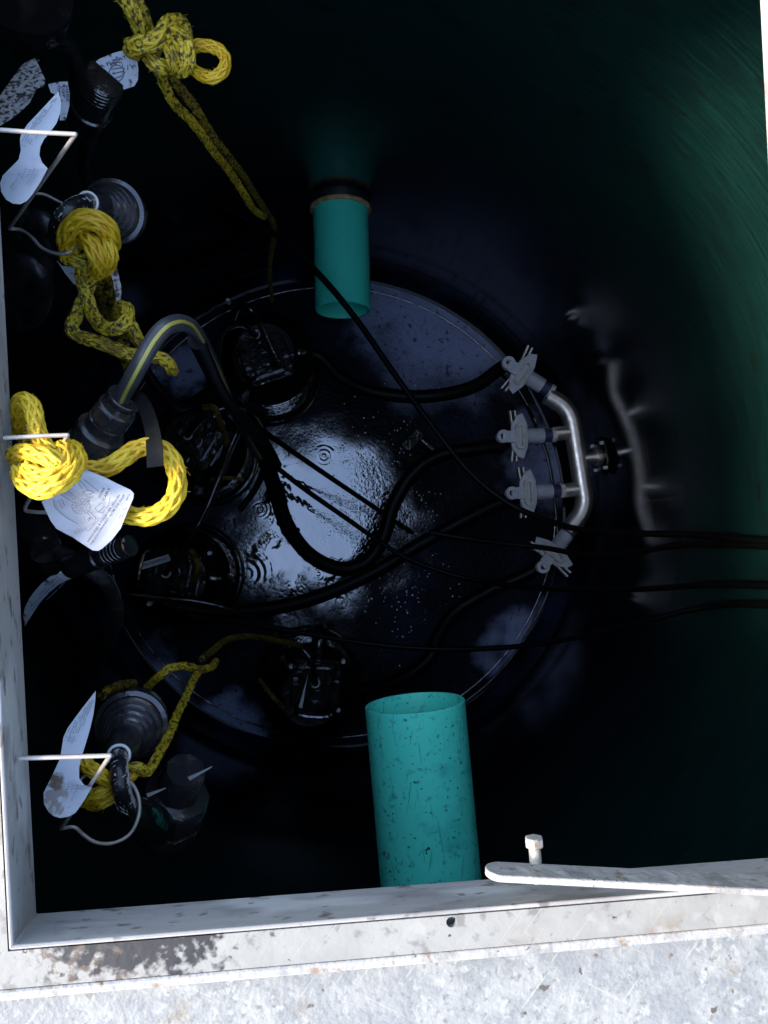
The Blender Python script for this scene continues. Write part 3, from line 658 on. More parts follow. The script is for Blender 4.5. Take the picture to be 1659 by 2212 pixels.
hose('float_cable', 'black cable hanging between the two upper left pumps', 'cable', [(300, 780, 1.5), (335, 830, 1.8), (385, 880, 2.1), (440, 850, 2.35), (500, 815, 2.5)], .012, BLACKD)
hose('float_cable', 'black cable draped beneath the striped grey cable toward the lower left pumps', 'cable', [(425, 735, 1.15), (450, 790, 1.4), (480, 850, 1.7), (540, 930, 2.1), (575, 960, 2.35), (600, 1005, 2.5)], .014, BLACKD)

LG = 'black pump leads tangled over the pumps'
for lab, pts, r in [('black lead looping over the pump below the smaller green pipe', [(552, 725, 2.55), (520, 700, 2.45), (480, 720, 2.35), (470, 790, 2.3), (500, 870, 2.35), (545, 920, 2.42), (585, 985, 2.55)], .011),
                    ('black lead from the serial-plate pump bending up behind the bright loop', [(358, 1236, 2.5), (400, 1180, 2.42), (440, 1110, 2.4), (470, 1040, 2.4), (500, 960, 2.42), (530, 900, 2.4)], .011),
                    ('black lead from the pump by the larger green pipe running left over the water', [(681, 1474, 2.5), (668, 1420, 2.46), (610, 1370, 2.5), (520, 1325, 2.55), (430, 1300, 2.55), (330, 1290, 2.5), (240, 1275, 2.4), (200, 1230, 2.2)], .010),
                    ('black lead curling between the two upper pumps toward the hose', [(405, 938, 2.52), (440, 900, 2.45), (500, 880, 2.45), (550, 900, 2.5), (575, 960, 2.55), (560, 1040, 2.7), (520, 1100, 2.8)], .012),
                    ('black lead humped over the top of the pump below the smaller pipe', [(500, 700, 2.62), (515, 665, 2.5), (540, 668, 2.45), (565, 705, 2.5), (600, 780, 2.55)], .011)]:
    hose('pump_lead', lab, 'cable', pts, r, BLACKG, group=LG)

for lab, pts, r in [('black cable coil at the left edge beneath the white hook curl', [(8, 610, 1.12), (38, 566, 1.08), (78, 576, 1.07), (98, 622, 1.1), (84, 676, 1.16), (44, 700, 1.24), (10, 690, 1.3)], .011),
                    ('black cable drooping from behind the printed diagram tag', [(120, 1190, 1.02), (180, 1222, 1.0), (232, 1262, 1.05), (252, 1330, 1.2), (226, 1400, 1.45), (180, 1440, 1.7)], .010),
                    ('black cable arching over the speckled tag in the top left corner', [(58, 126, 1.1), (84, 92, 1.06), (124, 84, 1.06), (156, 112, 1.1), (168, 168, 1.16), (160, 230, 1.25)], .011)]:
    hose('float_cable', lab, 'cable', pts, r, BLACK)
# clamp lying on the floor between the hoses
q = thing('hose_clamp', 'small black clamp lying on the wet floor beside the crossing cable', 'clamp', P(905, 950, 3.0))
MB().obb(P(890, 952, 3.0), (Vector((.7, .7, 0)), Vector((-.7, .7, 0)), Vector((0, 0, 1))), (.10, .05, .04)).build('clamp_body', BLACKG, q, bevel=.006)
MB().tube([P(905, 945, 3.0), P(935, 972, 3.0)], .016, 12).build('clamp_screw', BLACKG, q)

# ------------------------------------------------------------------ wire hooks
def hook(label, pts, r=.0021, extra=None):
    root = thing('wire_hook', label, 'hook', P(*pts[0]), 'bent wire hooks fixed in the left frame face')
    MB().tube(resample(spline(PP(pts[:3]), 1)+[], .01) if False else PP(pts[:3]), r, 10).build('hook_shank', WIRE, root)
    MB().sphere(P(*pts[2]), r, 10, 6).build('bend', WIRE, root)
    MB().tube(PP(pts[2:4]), r, 10).build('hook_leg', WIRE, root)
    MB().tube(S(pts[3:], 7), r, 10).build('hook_curl', WIRE, root)
    return root
hook('wire hook at the hourglass tag near the top left, its curl through a yellow knot',
     [(-45, 277, .74), (60, 285, .74), (163, 290, .74), (20, 494, 1.00), (45, 497, 1.0), (68, 512, .985), (90, 535, .975), (118, 547, .965), (145, 546, .96), (168, 530, .965), (182, 500, .99), (176, 465, 1.02), (150, 447, 1.04), (120, 432, 1.04), (95, 420, 1.03), (70, 418, 1.02)])
hook('wire hook pushed into the bright yellow rope knot at the middle of the left edge',
     [(8, 946, .735), (80, 942, .735), (146, 940, .735), (104, 1026, .775), (80, 1055, .83), (54, 1098, .86), (75, 1106, .86), (105, 1108, .86), (130, 1120, .86), (160, 1150, .86)])
hook('wire hook across the lower left tag, its curl hanging free as a wide loop',
     [(42, 1638, .735), (140, 1635, .735), (238, 1632, .735), (132, 1790, .90), (160, 1787, .90), (180, 1803, .905), (208, 1820, .91), (245, 1821, .92), (280, 1802, .93), (299, 1765, .935), (300, 1725, .94), (284, 1692, .95), (250, 1672, .96), (205, 1668, .965), (178, 1680, .965), (168, 1700, .96)])
tag(MB().tube(S([(104, 1004, .765), (100, 1018, .770), (95, 1036, .775)], 5), [.0036, .0042, .0045, .0046, .0047, .0048, .0048, .0047, .0046, .004, .003], 12, flat=1.1).build('crimp_sleeve', mat_nut), 'shiny crimp sleeve on the wire tip in the yellow knot', 'crimp')

# ------------------------------------------------------------------ ropes
def rope_thing(label, parts, loc, group='yellow braided ropes'):
    root = thing('rope', label, 'rope', P(*loc), group)
    for (nm, pts, r, m) in parts:
        MB().rope(S(pts, 8), r).build(nm, m, root, angle=80)
    return root
rr = .0088
rope_thing('smudged yellow rope at the top with a looped knot and two long strands going down', [
    ('standing_part', [(250, -35, .93), (278, 8, .95), (300, 52, .97), (318, 95, .99), (345, 118, 1.0)], .0105, ROPEM),
    ('standing_part', [(272, -35, .96), (300, 15, .97), (318, 60, .99), (330, 100, 1.0)], .0092, ROPEM),
    ('knot', [(290, 112, .98), (283, 104, .96), (300, 97, .95), (330, 90, .945), (352, 72, .945), (366, 52, .95), (385, 50, .965), (398, 68, .975), (400, 95, .985), (392, 118, 1.0)], .0105, ROPEM),
    ('knot', [(368, 72, .955), (384, 80, .945), (400, 100, .94), (404, 128, .945), (396, 146, .955), (380, 146, .97)], .0112, ROPEM),
    ('knot', [(360, 92, .96), (372, 112, .95), (378, 136, .955), (386, 152, .97)], .0098, ROPEM),
    ('knot', [(322, 122, .97), (335, 138, .965), (352, 146, .97), (368, 140, .985), (380, 120, 1.0)], .0098, ROPEM),
    ('loop', [(392, 120, .975), (412, 104, .965), (440, 98, .96), (468, 105, .96), (486, 126, .96), (483, 150, .96), (462, 168, .96), (438, 163, .965), (415, 148, .97), (396, 128, .98)], .0076, ROPEY),
    ('strand', [(346, 138, 1.0), (346, 158, 1.03), (360, 195, 1.07), (378, 226, 1.11), (410, 258, 1.17), (436, 291, 1.22), (465, 332, 1.29), (498, 374, 1.4), (528, 420, 1.5), (548, 452, 1.62), (570, 468, 1.75)], .0070, ROPEM),
    ('strand', [(366, 140, 1.02), (366, 157, 1.05), (382, 183, 1.08), (408, 215, 1.13), (427, 241, 1.17), (447, 276, 1.23), (466, 303, 1.28), (498, 345, 1.38), (523, 376, 1.47), (550, 420, 1.6), (574, 456, 1.75), (590, 482, 1.9), (592, 510, 2.05), (582, 580, 2.3), (588, 650, 2.5)], .0070, ROPED),
], (330, 100, 1.0))
rope_thing('yellow rope with a fat knot hung on the hook beside the ringed plug', [
    ('knot', [(152, 556, .99), (146, 528, .965), (150, 502, .945), (166, 482, .932), (192, 473, .926), (218, 482, .93), (236, 504, .945), (240, 524, .97)], .0125, ROPEY),
    ('knot', [(168, 520, .985), (180, 514, .955), (194, 524, .935), (206, 544, .93), (214, 566, .94), (214, 588, .975)], .0108, ROPEY),
    ('knot', [(206, 508, .975), (220, 518, .95), (232, 536, .94), (236, 558, .945), (228, 578, .965)], .0108, ROPEY),
    ('knot', [(150, 542, .99), (158, 560, .98), (176, 566, .982), (196, 562, .99)], .0098, ROPEM),
    ('strand', [(204, 562, .975), (200, 588, 1.0), (190, 620, 1.02), (178, 652, 1.03), (162, 686, 1.03), (155, 710, 1.03), (170, 726, 1.03), (205, 736, 1.03), (245, 752, 1.04), (282, 766, 1.05), (318, 768, 1.06), (348, 774, 1.07), (366, 788, 1.08), (372, 800, 1.1)], rr, ROPEM),
    ('strand', [(180, 570, .99), (178, 600, 1.01), (186, 635, 1.02), (196, 668, 1.02), (212, 698, 1.01), (236, 712, 1.0), (260, 705, .995), (276, 686, 1.0), (272, 666, 1.01), (258, 668, 1.03), (262, 688, 1.05), (284, 706, 1.05), (298, 735, 1.06), (322, 756, 1.08)], rr, ROPEM),
    ('strand', [(220, 566, .99), (228, 600, 1.04), (240, 640, 1.08), (252, 680, 1.12), (262, 720, 1.16), (272, 770, 1.22), (280, 810, 1.3)], rr, ROPED),
    ('strand', [(206, 574, 1.0), (214, 612, 1.05), (224, 652, 1.1), (236, 690, 1.14)], .0075, ROPED),
], (195, 520, .95))
rope_thing('clean bright yellow rope tied in a big loop at the middle of the left edge', [
    ('tail', [(32, 932, .82), (38, 905, .80), (40, 876, .775), (54, 864, .765), (68, 876, .76), (75, 900, .755), (80, 930, .75), (92, 958, .745), (112, 980, .74)], .0082, ROPEY),
    ('tail', [(20, 900, .84), (36, 918, .83), (52, 945, .82), (64, 970, .80)], .0080, ROPEM),
    ('knot', [(148, 966, .775), (164, 982, .745), (160, 1010, .725), (138, 1035, .718), (108, 1052, .718), (78, 1056, .725), (55, 1042, .735), (42, 1015, .745)], .0092, ROPEY),
    ('knot', [(118, 978, .76), (136, 972, .742), (146, 990, .728), (138, 1012, .722), (112, 1026, .72), (84, 1028, .725), (60, 1012, .735)], .0086, ROPEY),
    ('knot', [(28, 985, .765), (52, 978, .742), (86, 982, .728), (112, 992, .722), (126, 1006, .722)], .0086, ROPEY),
    ('loop', [(150, 1012, .765), (185, 1016, .775), (222, 1014, .78), (252, 998, .78), (282, 978, .785), (312, 966, .79), (345, 968, .79), (368, 988, .79), (381, 1020, .785), (383, 1055, .78), (370, 1088, .778), (345, 1108, .778), (312, 1117, .782), (275, 1110, .79), (245, 1098, .80)], .0092, ROPEY),
], (110, 1000, .75))
rope_thing('yellow rope knotted at the lower left hook, its thin strand reaching the pumps', [
    ('knot', [(176, 1640, .96), (190, 1656, .955), (208, 1668, .95), (226, 1682, .955), (238, 1690, .97)], rr, ROPEY),
    ('knot', [(186, 1732, .975), (200, 1720, .965), (220, 1712, .96), (238, 1700, .97), (262, 1690, .985), (282, 1672, .99), (296, 1660, 1.0)], rr, ROPEY),
    ('knot', [(200, 1738, .98), (222, 1730, .965), (242, 1718, .97), (268, 1700, .99)], rr, ROPEY),
    ('strand', [(270, 1662, .99), (292, 1656, .985), (308, 1662, .99), (318, 1668, 1.0), (332, 1648, 1.03), (352, 1612, 1.08), (368, 1580, 1.13), (384, 1540, 1.2), (402, 1505, 1.28), (418, 1468, 1.36), (432, 1448, 1.42)], .0062, ROPEM),
    ('strand', [(318, 1484, 1.36), (340, 1464, 1.34), (366, 1444, 1.34), (398, 1439, 1.36), (432, 1446, 1.42), (458, 1440, 1.5), (466, 1428, 1.6)], .0068, ROPEM),
    ('strand', [(218, 1504, 1.2), (236, 1490, 1.22), (262, 1480, 1.28), (290, 1476, 1.36)], .0068, ROPED),
    ('strand', [(436, 1424, 1.75), (460, 1405, 1.85), (486, 1384, 1.95), (516, 1376, 2.05), (552, 1376, 2.15), (600, 1384, 2.3), (650, 1394, 2.45)], .0080, ROPED),
], (280, 1665, 1.0))
for lab, pts, r in [('soiled short yellow rope end beside the serial-plate pump', [(412, 1190, 2.52), (424, 1210, 2.5), (428, 1232, 2.5), (418, 1255, 2.55)], .010),
                    ('soiled yellow rope strand on the pump next to the larger green pipe', [(560, 1468, 2.6), (578, 1492, 2.56), (596, 1512, 2.55), (612, 1530, 2.6)], .007),
                    ('soiled yellow rope strand arching over the pump behind the bright loop', [(440, 880, 2.3), (462, 880, 2.28), (472, 900, 2.3), (482, 930, 2.36), (494, 965, 2.45)], .009),
                    ('short soiled yellow cord on the pump below the bright yellow loop', [(455, 1036, 2.5), (490, 1032, 2.48), (525, 1036, 2.5)], .006)]:
    o = MB().rope(S(pts, 8), r).build('rope_end', ROPED, angle=80); tag(o, lab, 'rope', 'soiled rope ends on the pumps')

# ------------------------------------------------------------------ plugs, cables at the left edge
def plug(label, base, tip, rings_px, ringcol=WHITER):
    b, t = P(*base), P(*tip); ax = (t-b); L = ax.length; ax.normalize()
    root = thing('cable_plug', label, 'plug', b)
    s_ = pxm((base[2]+tip[2])/2)
    R1, R2, R3, R4 = [x*s_ for x in rings_px]
    MB().lathe(b, ax, [(R1*.93, -.03), (R1*.98, -.012), (R1, 0), (R1*.985, .004), (R1*.86, .006), (R1*.84, .004)], 56).build('plug_flange', PLUG, root)
    z = .003; pr = [(R1*.84, z)]
    for k in range(4):
        a = R1*.84+(R3-R1*.84)*k/4
        pr += [(a, z+.010), (a-.0025, z+.0125), (a-.0065, z+.0125), (a-.0070, z+.005)]; z += .013
    pr += [(R3, z+.004), (R3, L*.80), (R4*1.35, L*.9), (R4*1.35, L)]
    MB().lathe(b, ax, pr, 56).build('stepped_boot', PLUG, root)
    MB().torus(t+ax*.001, ax, R4*1.12, R4*.16, 36, 8).build('ring', ringcol, root)
    return root, ax
p1, ax1 = plug('black ringed plug facing up beside the fat yellow knot', (244, 458, 1.13), (190, 437, 1.02), (71, 52, 31, 17))
p2, ax2 = plug('black ringed plug facing up behind the tag at the lower left hook', (284, 1566, 1.12), (257, 1631, 1.0), (78, 56, 33, 18))

def cable_with_text(name, label, pts, r, m, txt, tm, side, t0, size, flip=1, loc=0):
    path = resample(S(pts, 10), r*.35); root = MB().tube(path, r, 18).build(name, m)
    tag(root, label, 'cable')
    if txt:
        vs, fs = text_verts(txt, size); fr_ = frames(path)
        L = [0]
        for i in range(1, len(path)): L.append(L[-1]+(path[i]-path[i-1]).length)
        out = []
        for v in vs:
            s_ = t0+v.x*1.0; s_ = min(max(s_, 0), L[-1]-1e-4); j = 0
            while L[j+1] < s_: j += 1
            p = path[j].lerp(path[j+1], (s_-L[j])/(L[j+1]-L[j])); T = fr_[j][0]
            view = (Vector((0, 0, H))-p); view = (view-view.dot(T)*T).normalized(); sd_ = T.cross(view)*flip
            a = side+(v.y-size*.35)/r
            out.append(p+view*math.cos(a)*(r+.0004)+sd_*math.sin(a)*(r+.0004))
        o = MB().add(out, fs).build('jacket_lettering', tm, root, smooth=False)
    return root
cable_with_text('power_cable', 'thick black printed cable arching out of the ringed plug beside the fat knot',
    [(194, 439, 1.03), (178, 440, .995), (160, 448, .975), (144, 460, .965), (132, 476, .97), (124, 496, .995), (124, 520, 1.05), (128, 545, 1.12)], .0112, BLACK, '2 (14AWG) 1 1/C 3703N', INKW, -.35, .018, .0056, -1)
cable_with_text('power_cable', 'thick black printed cable hanging from the lower left ringed plug',
    [(257, 1633, 1.005), (256, 1648, .97), (256, 1668, .95), (259, 1692, .945), (264, 1716, .95), (272, 1738, .965), (284, 1754, .99), (302, 1762, 1.03), (322, 1758, 1.08)], .0102, BLACK, '2.1 MM(14AWG) 1 1/C 370335 CSA', INKW, -.45, .012, .0062, -1)
hose('power_cable', 'black cable bent in an arch left of the fat yellow knot', 'cable', [(60, 520, 1.1), (70, 490, 1.06), (88, 474, 1.04), (102, 486, 1.04), (106, 508, 1.05), (112, 530, 1.07), (124, 552, 1.12)], .0115, BLACK)

# grey striped cable rising from the tall plug
cpts = [(262, 862, .945), (272, 842, .915), (288, 812, .885), (308, 775, .87), (332, 735, .87), (358, 707, .88), (388, 697, .92), (415, 708, 1.02), (437, 738, 1.2), (462, 785, 1.45), (484, 835, 1.72), (505, 890, 2.05), (530, 940, 2.3), (560, 990, 2.45)]
gp = resample(S(cpts, 10), .006); gr = .0100
gc = MB().tube(gp, gr, 20).build('striped_cable', GREYC); tag(gc, 'grey cable with a yellow stripe arching out of the tall plug', 'cable')
st = MB(); f_ = frames(gp); vs = []; fs = []
for i, p in enumerate(gp):
    T = f_[i][0]; view = Vector((0, 0, H))-p; view = (view-view.dot(T)*T).normalized(); sd_ = T.cross(view)
    tw = .15 - .75*min(1, i/len(gp)*1.6)
    for da in (-.2, -.07, .07, .2):
        a = tw+da; vs.append(p+(view*math.cos(a)+sd_*math.sin(a))*(gr+.00045))
for i in range(len(gp)-1):
    for j in range(3): fs.append((i*4+j, i*4+j+1, i*4+4+j+1, i*4+4+j))
st.add(vs, fs).build('stripe', YSTR, gc)

b3, t3 = P(190, 970, 1.0), P(271, 858, .945); ax3 = (t3-b3); L3 = ax3.length; ax3.normalize(); s3 = pxm(.95)
DUSTY = mat('grimy_plug_plastic', (.022, .021, .021), .24, 0, 1.65, (.06, .048, .036), 30, 6, .45, .7, .25, 90, rvar=.12)
tp = thing('cable_plug', 'tall dusty black plug lying on its side with the striped cable in its top', 'plug', b3)
k = L3
MB().lathe(b3, ax3, [(50*s3, -.02), (56*s3, -.012), (57*s3, -.002), (55*s3, .004), (48*s3, .006), (47*s3, .012)], 48).build('plug_flange', DUSTY, tp)
MB().lathe(b3, ax3, [(50*s3, .010), (50*s3, k*.30), (52*s3, k*.31), (52*s3, k*.37), (48*s3, k*.39), (41*s3, k*.41)], 48).build('collar', DUSTY, tp)
MB().lathe(b3, ax3, [(41*s3, k*.39), (42*s3, k*.55), (39*s3, k*.56), (39*s3, k*.60), (42*s3, k*.61), (41*s3, k*.80), (37*s3, k*.82)], 48).build('plug_body', DUSTY, tp)
MB().lathe(b3, ax3, [(36*s3, k*.81), (34*s3, k*.90), (30*s3, k*.905), (30*s3, k*.93), (36*s3, k*.935), (37*s3, k*.985), (35*s3, k*1.0), (21*s3, k*1.0), (20*s3, k*.96)], 48).build('plug_cap', DUSTY, tp)
mb = MB(); up3 = Vector((0, 0, 1)); up3 = (up3-up3.dot(ax3)*ax3).normalized()
mb.obb(b3+ax3*k*.70+up3*41*s3, (ax3, up3.cross(ax3), up3), (.020, .022, .003)); mb.build('latch', DUSTY, tp, bevel=.001)
STRAP = mat('dull_strap_rubber', (.0045, .0042, .004), .7, 0, 1.25, (.009, .008, .0065), 40, 5, .45, .7, .2, 90)
sp = S([(276, 852, .935), (296, 856, .912), (313, 880, .87), (325, 915, .82), (332, 955, .777), (335, 1008, .764)], 8)
vs = []; fs = []; wv = P(350, 935, .94)-P(320, 945, .94)
for i, p in enumerate(sp):
    T = frames(sp)[i][0]; sdv = (T.cross(Vector((0, 0, 1)))).normalized(); wd_ = .0062+.0016*min(1, i/12)
    for (a, b) in ((-1, 0), (1, 0), (1, 1), (-1, 1)): vs.append(p+sdv*a*wd_-Vector((0, 0, .0035*b)))
for i in range(len(sp)-1):
    for j in range(4):
        jj = (j+1) % 4; fs.append((i*4+j, i*4+jj, i*4+4+jj, i*4+4+j))
fs += [(0, 1, 2, 3), tuple(len(vs)-4+j for j in (3, 2, 1, 0))]
MB().add(vs, fs).build('cap_strap', STRAP, tp)

def fitting(name, label, cat, a, b, prof, m=BLACKG, seg=40, part='fitting_body', extra=()):
    A, B = P(*a), P(*b); ax = B-A; L = ax.length; ax.normalize(); s_ = pxm((a[2]+b[2])/2)
    root = thing(name, label, cat, A)
    for i, (pn, pr, mm) in enumerate([(part, prof, m)]+list(extra)):
        MB().lathe(A, ax, [(r*s_, z*L) for r, z in pr], seg).build(pn, mm, root)
    return root
def ribs(r, dr, z0, z1, k):
    o = []
    for i in range(k):
        z = z0+(z1-z0)*i/k; dz = (z1-z0)/k
        o += [(r-dr, z), (r-dr, z+dz*.35), (r, z+dz*.5), (r, z+dz*.9)]
    return o
fitting('threaded_coupling', 'black threaded coupling poking out below the printed diagram tag', 'coupling', (150, 1225, .98), (282, 1178, .92),
        [(24, 0), (26, .02), (26, .50), (23, .52), (23, .60)]+ribs(24, 1.6, .60, .93, 6)+[(22, .94), (22, .99), (15, 1.0)])
fitting('end_cap', 'black ridged cap beside the torn float tag at the top left', 'cap', (228, 165, 1.0), (184, 262, 1.10),
        [(36, 0), (41, .03)]+ribs(42, 1.5, .04, .30, 4)+[(42, .32), (42, .62), (46, .64), (46, .95), (42, 1.0)])
fitting('breather_valve', 'black many-sided breather lying under the lower left plug', 'breather', (402, 1662, 1.16), (352, 1800, 1.24),
        [(40, 0), (44, .03), (44, .34), (66, .36), (72, .40), (72, .62), (64, .63), (64, .67), (72, .68), (72, .92), (60, 1.0)], PLUG, 9)
fitting('breather_valve', 'black crumpled breather hanging left of the fat yellow knot', 'breather', (72, 470, 1.08), (42, 690, 1.24),
        [(26, 0), (34, .05), (34, .26), (46, .30)]+ribs(52, 2, .32, .92, 3)+[(46, .95), (30, 1.0)], BLACK, 10)
fitting('breather_valve', 'black bulky fitting at the very top left corner', 'breather', (50, -20, 1.0), (62, 128, 1.12),
        [(95, 0), (98, .2), (80, .40), (40, .46), (34, .5)]+ribs(32, 4, .52, .9, 4)+[(26, .95), (20, 1.0)], BLACKG, 24)
fitting('cable_socket', 'smooth black socket at the end of the lower left printed cable', 'socket', (288, 1750, 1.02), (345, 1790, 1.12),
        [(22, 0), (30, .1), (36, .25), (38, .7), (34, 1.0)], BLACKG)
fitting('end_cap', 'black fitting half hidden behind the printed diagram tag', 'cap', (100, 1190, 1.0), (60, 1120, 1.05), [(30, 0), (34, .1), (34, .8), (26, 1.0)])
fitting('end_cap', 'black fitting above the long curled strip tag', 'cap', (95, 1210, 1.05), (165, 1225, 1.05), [(24, 0), (28, .1)]+ribs(30, 3, .15, .8, 4)+[(24, 1.0)])
hose('float_cable', 'black cable falling from the top left cap behind the torn tag', 'cable', [(205, 250, 1.1), (190, 300, 1.2), (180, 360, 1.4), (200, 420, 1.6)], .011, BLACK)
TIE = mat('translucent_tie', (.5, .5, .5), .3)
for lab, a, b in [('pale cable tie end sticking out right of the many-sided breather', (408, 1682, 1.12), (458, 1656, 1.1)), ('pale cable tie end lying on the many-sided breather', (318, 1718, 1.14), (358, 1702, 1.14))]:
    A, B = P(*a), P(*b); e = (B-A).normalized(); sd_ = e.cross(Vector((0, 0, 1))).normalized()
    tag(MB().prism([A-sd_*.0028, A+sd_*.0028, B+sd_*.0006, B-sd_*.0006], (0, 0, .0014)).build('cable_tie', TIE), lab, 'cable tie')

# ------------------------------------------------------------------ tags
def plate_tag(name, label, outline, dfun, m, bend=0.):
    """flat plastic tag: fan-filled outline at its real depth, 0.8 mm thick"""
    c = (sum(p[0] for p in outline)/len(outline), sum(p[1] for p in outline)/len(outline))
    pts = [Vector((x, y, 0)) for x, y in outline]
    from mathutils.geometry import tessellate_polygon
    # densify outline so bends read
    o2 = []
    k = len(outline)
    for i in range(k):
        a, b = outline[i], outline[(i+1) % k]; m_ = max(1, int(math.hypot(b[0]-a[0], b[1]-a[1])/7))
        for j in range(m_): o2.append((a[0]+(b[0]-a[0])*j/m_, a[1]+(b[1]-a[1])*j/m_))
    tri = tessellate_polygon([[Vector((x, y, 0)) for x, y in o2]])
    top = [P(x, y, dfun(x, y)) for x, y in o2]; kk = len(top)
    bot = [P(x, y, dfun(x, y)+.0009) for x, y in o2]
    fs = [tuple(t) for t in tri]+[tuple(kk+i for i in t[::-1]) for t in tri]+[(i, (i+1) % kk, kk+(i+1) % kk, kk+i) for i in range(kk)]
    o = MB().add(top+bot, fs).build(name, m, angle=25)
    tag(o, label, 'tag'); return o
def ink_text(parent, dfun, items, m=INKG, nm='lettering'):
    for (txt, o, u, size, wlen) in items:
        mb = MB()
        vs, fs = text_verts(txt, 1.0); w_ = max(v.x for v in vs)
        L = math.hypot(*u); ux = (u[0]/L, u[1]/L); uy = (ux[1], -ux[0])       # up in photo space
        k = wlen/w_
        pts = []
        for v in vs:
            x = o[0]+ux[0]*v.x*k+uy[0]*v.y*size; y = o[1]+ux[1]*v.x*k+uy[1]*v.y*size
            pts.append(P(x, y, dfun(x, y)-.0007))
        mb.add(pts, fs); mb.build(nm, m, parent, smooth=False)
def ink_lines(parent, dfun, lines, wpx, m=INKG, nm='drawing'):
    mb = MB()
    for ln in lines:
        pts = [P(x, y, dfun(x, y)-.0006) for x, y in ln]
        mb.tube(pts, wpx*pxm(dfun(*ln[0]))/2, 6)
    mb.build(nm, m, parent)
def inside(p, poly):
    r = False; j = len(poly)-1
    for i in range(len(poly)):
        a, b = poly[i], poly[j]
        if (a[1] > p[1]) != (b[1] > p[1]) and p[0] < (b[0]-a[0])*(p[1]-a[1])/(b[1]-a[1])+a[0]: r = not r
        j = i
    return r
def small_print(parent, dfun, o, u, step, rows, wpx, seed=1, cover=.8, poly=None):
    """rows of print too small to read in the photograph: broken strokes"""
    rd = random.Random(seed); L = math.hypot(*u); ux = (u[0]/L, u[1]/L); lines = []
    for (i, ln) in rows:
        x0, y0 = o[0]+step[0]*i, o[1]+step[1]*i; s_ = 0
        while s_ < ln:
            a = rd.uniform(2, 7)
            if rd.random() < cover: 
                e = min(s_+a, ln); A_, B_ = (x0+ux[0]*s_, y0+ux[1]*s_), (x0+ux[0]*e, y0+ux[1]*e)
                if poly is None or all(inside((q[0]+dx, q[1]+dy), poly) for q in (A_, B_) for dx in (-3, 3) for dy in (-2, 2)): lines.append([A_, B_])
            s_ += a+rd.uniform(.8, 1.8)
    ink_lines(parent, dfun, lines, wpx, nm='small_print')

# hourglass tag, upper left
T1 = [(126, 197), (132, 222), (130, 245), (122, 266), (108, 286), (95, 301), (87, 317), (85, 335), (91, 351), (103, 364), (88, 392), (70, 420), (58, 434), (44, 441), (28, 440), (13, 431), (3, 415), (0, 396), (6, 379), (24, 361), (40, 345), (45, 325), (43, 302), (46, 288), (60, 268), (92, 234)]
d1 = lambda x, y: .765+.00028*(330-y)*.4+.000012*(x-70)**2*.25
t1 = plate_tag('hook_tag', 'clean white hourglass tag crossed by the topmost wire hook', T1, d1, TAGW)
ink_text(t1, d1, [('FIBERGLASS', (73, 362), (-.42, .9), 6.5, 40), ('BASIN', (65, 365), (-.42, .9), 6, 20), ('FLANGE', (55, 362), (-.42, .9), 6, 26), ('200-WWRER3', (43, 372), (-.55, .84), 5.5, 40)], INKG)
small_print(t1, d1, (122, 212), (-.57, .82), (-5.0, -1.2), [(0, 68), (.8, 80), (1.6, 84), (2.4, 76), (3.2, 66), (4.0, 56)], 1.3, 3, poly=T1)
small_print(t1, d1, (86, 284), (-.5, .85), (-6, -1), [(0, 24), (1, 34), (2, 40), (3, 40), (4, 34)], 1.2, 5, .75, T1)
# hourglass tag, lower left
T2 = [(207, 1492), (206, 1511), (202, 1542), (195, 1573), (186, 1604), (177, 1632), (171, 1658), (171, 1681), (182, 1696), (199, 1700), (182, 1729), (163, 1756), (148, 1764), (130, 1767), (116, 1763), (105, 1754), (95, 1736), (94, 1713), (107, 1687), (119, 1662), (130, 1638), (137, 1593), (146, 1573), (162, 1551), (179, 1528)]
d2 = lambda x, y: .79+.00012*(1640-y)+.00001*(x-150)**2*.3
t2 = plate_tag('hook_tag', 'smudged white hourglass tag behind the lower left wire hook', T2, d2, TAGW)
ink_text(t2, d2, [('FIBERGLASS', (167, 1694), (-.38, .92), 5.5, 38), ('BASIN', (158, 1692), (-.38, .92), 5.5, 20), ('FLANGE', (150, 1688), (-.38, .92), 5.5, 26)], INKG)
small_print(t2, d2, (201, 1512), (-.36, .93), (-6, -1), [(0, 60), (.8, 96), (1.6, 104), (2.4, 110), (3.2, 100), (4.2, 92), (5.0, 74)], 1.3, 9, .7, T2)
rust_patch(TAGW, P(123, 1692, .785), (.008, .012, .05), (.07, .045, .03), 90)
rust_patch(TAGW, P(115, 1722, .79), (.014, .014, .05), (.16, .14, .13), 120)
# printed diagram tag
T3 = [(150, 1026), (169, 1009), (190, 1016), (226, 1031), (258, 1047), (282, 1058), (289, 1066), (288, 1076), (276, 1104), (261, 1141), (242, 1166), (222, 1184), (212, 1190), (200, 1189), (180, 1176), (156, 1160), (138, 1151), (122, 1142), (110, 1126), (100, 1106), (90, 1084), (104, 1073), (128, 1050)]
d3 = lambda x, y: .752+.00018*abs(x-190)*.5+.00006*(y-1010)
t3_ = plate_tag('hook_tag', 'large white tag with a printed wiring diagram below the bright yellow knot', T3, d3, TAGW)
e3 = (.72, -.69)
ink_text(t3_, d3, [('EQD CAP', (160, 1050), (.30, -.95), 7.5, 38), ('CORE', (216, 1076), (.46, -.89), 7, 24), ('CABLE', (225, 1082), (.44, -.9), 7, 30), ('EQUALIZER', (162, 1153), (.73, -.68), 7.5, 50),
                    ('HANG EQD & EQUALIZER HIGH IN', (191, 1172), (.56, -.83), 6.2, 122), ('THE STATION AWAY FROM THE INLET', (197, 1179), (.56, -.83), 6.2, 132), ('REV A', (275, 1082), (.42, -.9), 4.6, 16)], INK)
cc = (175, 1094); dl3 = []
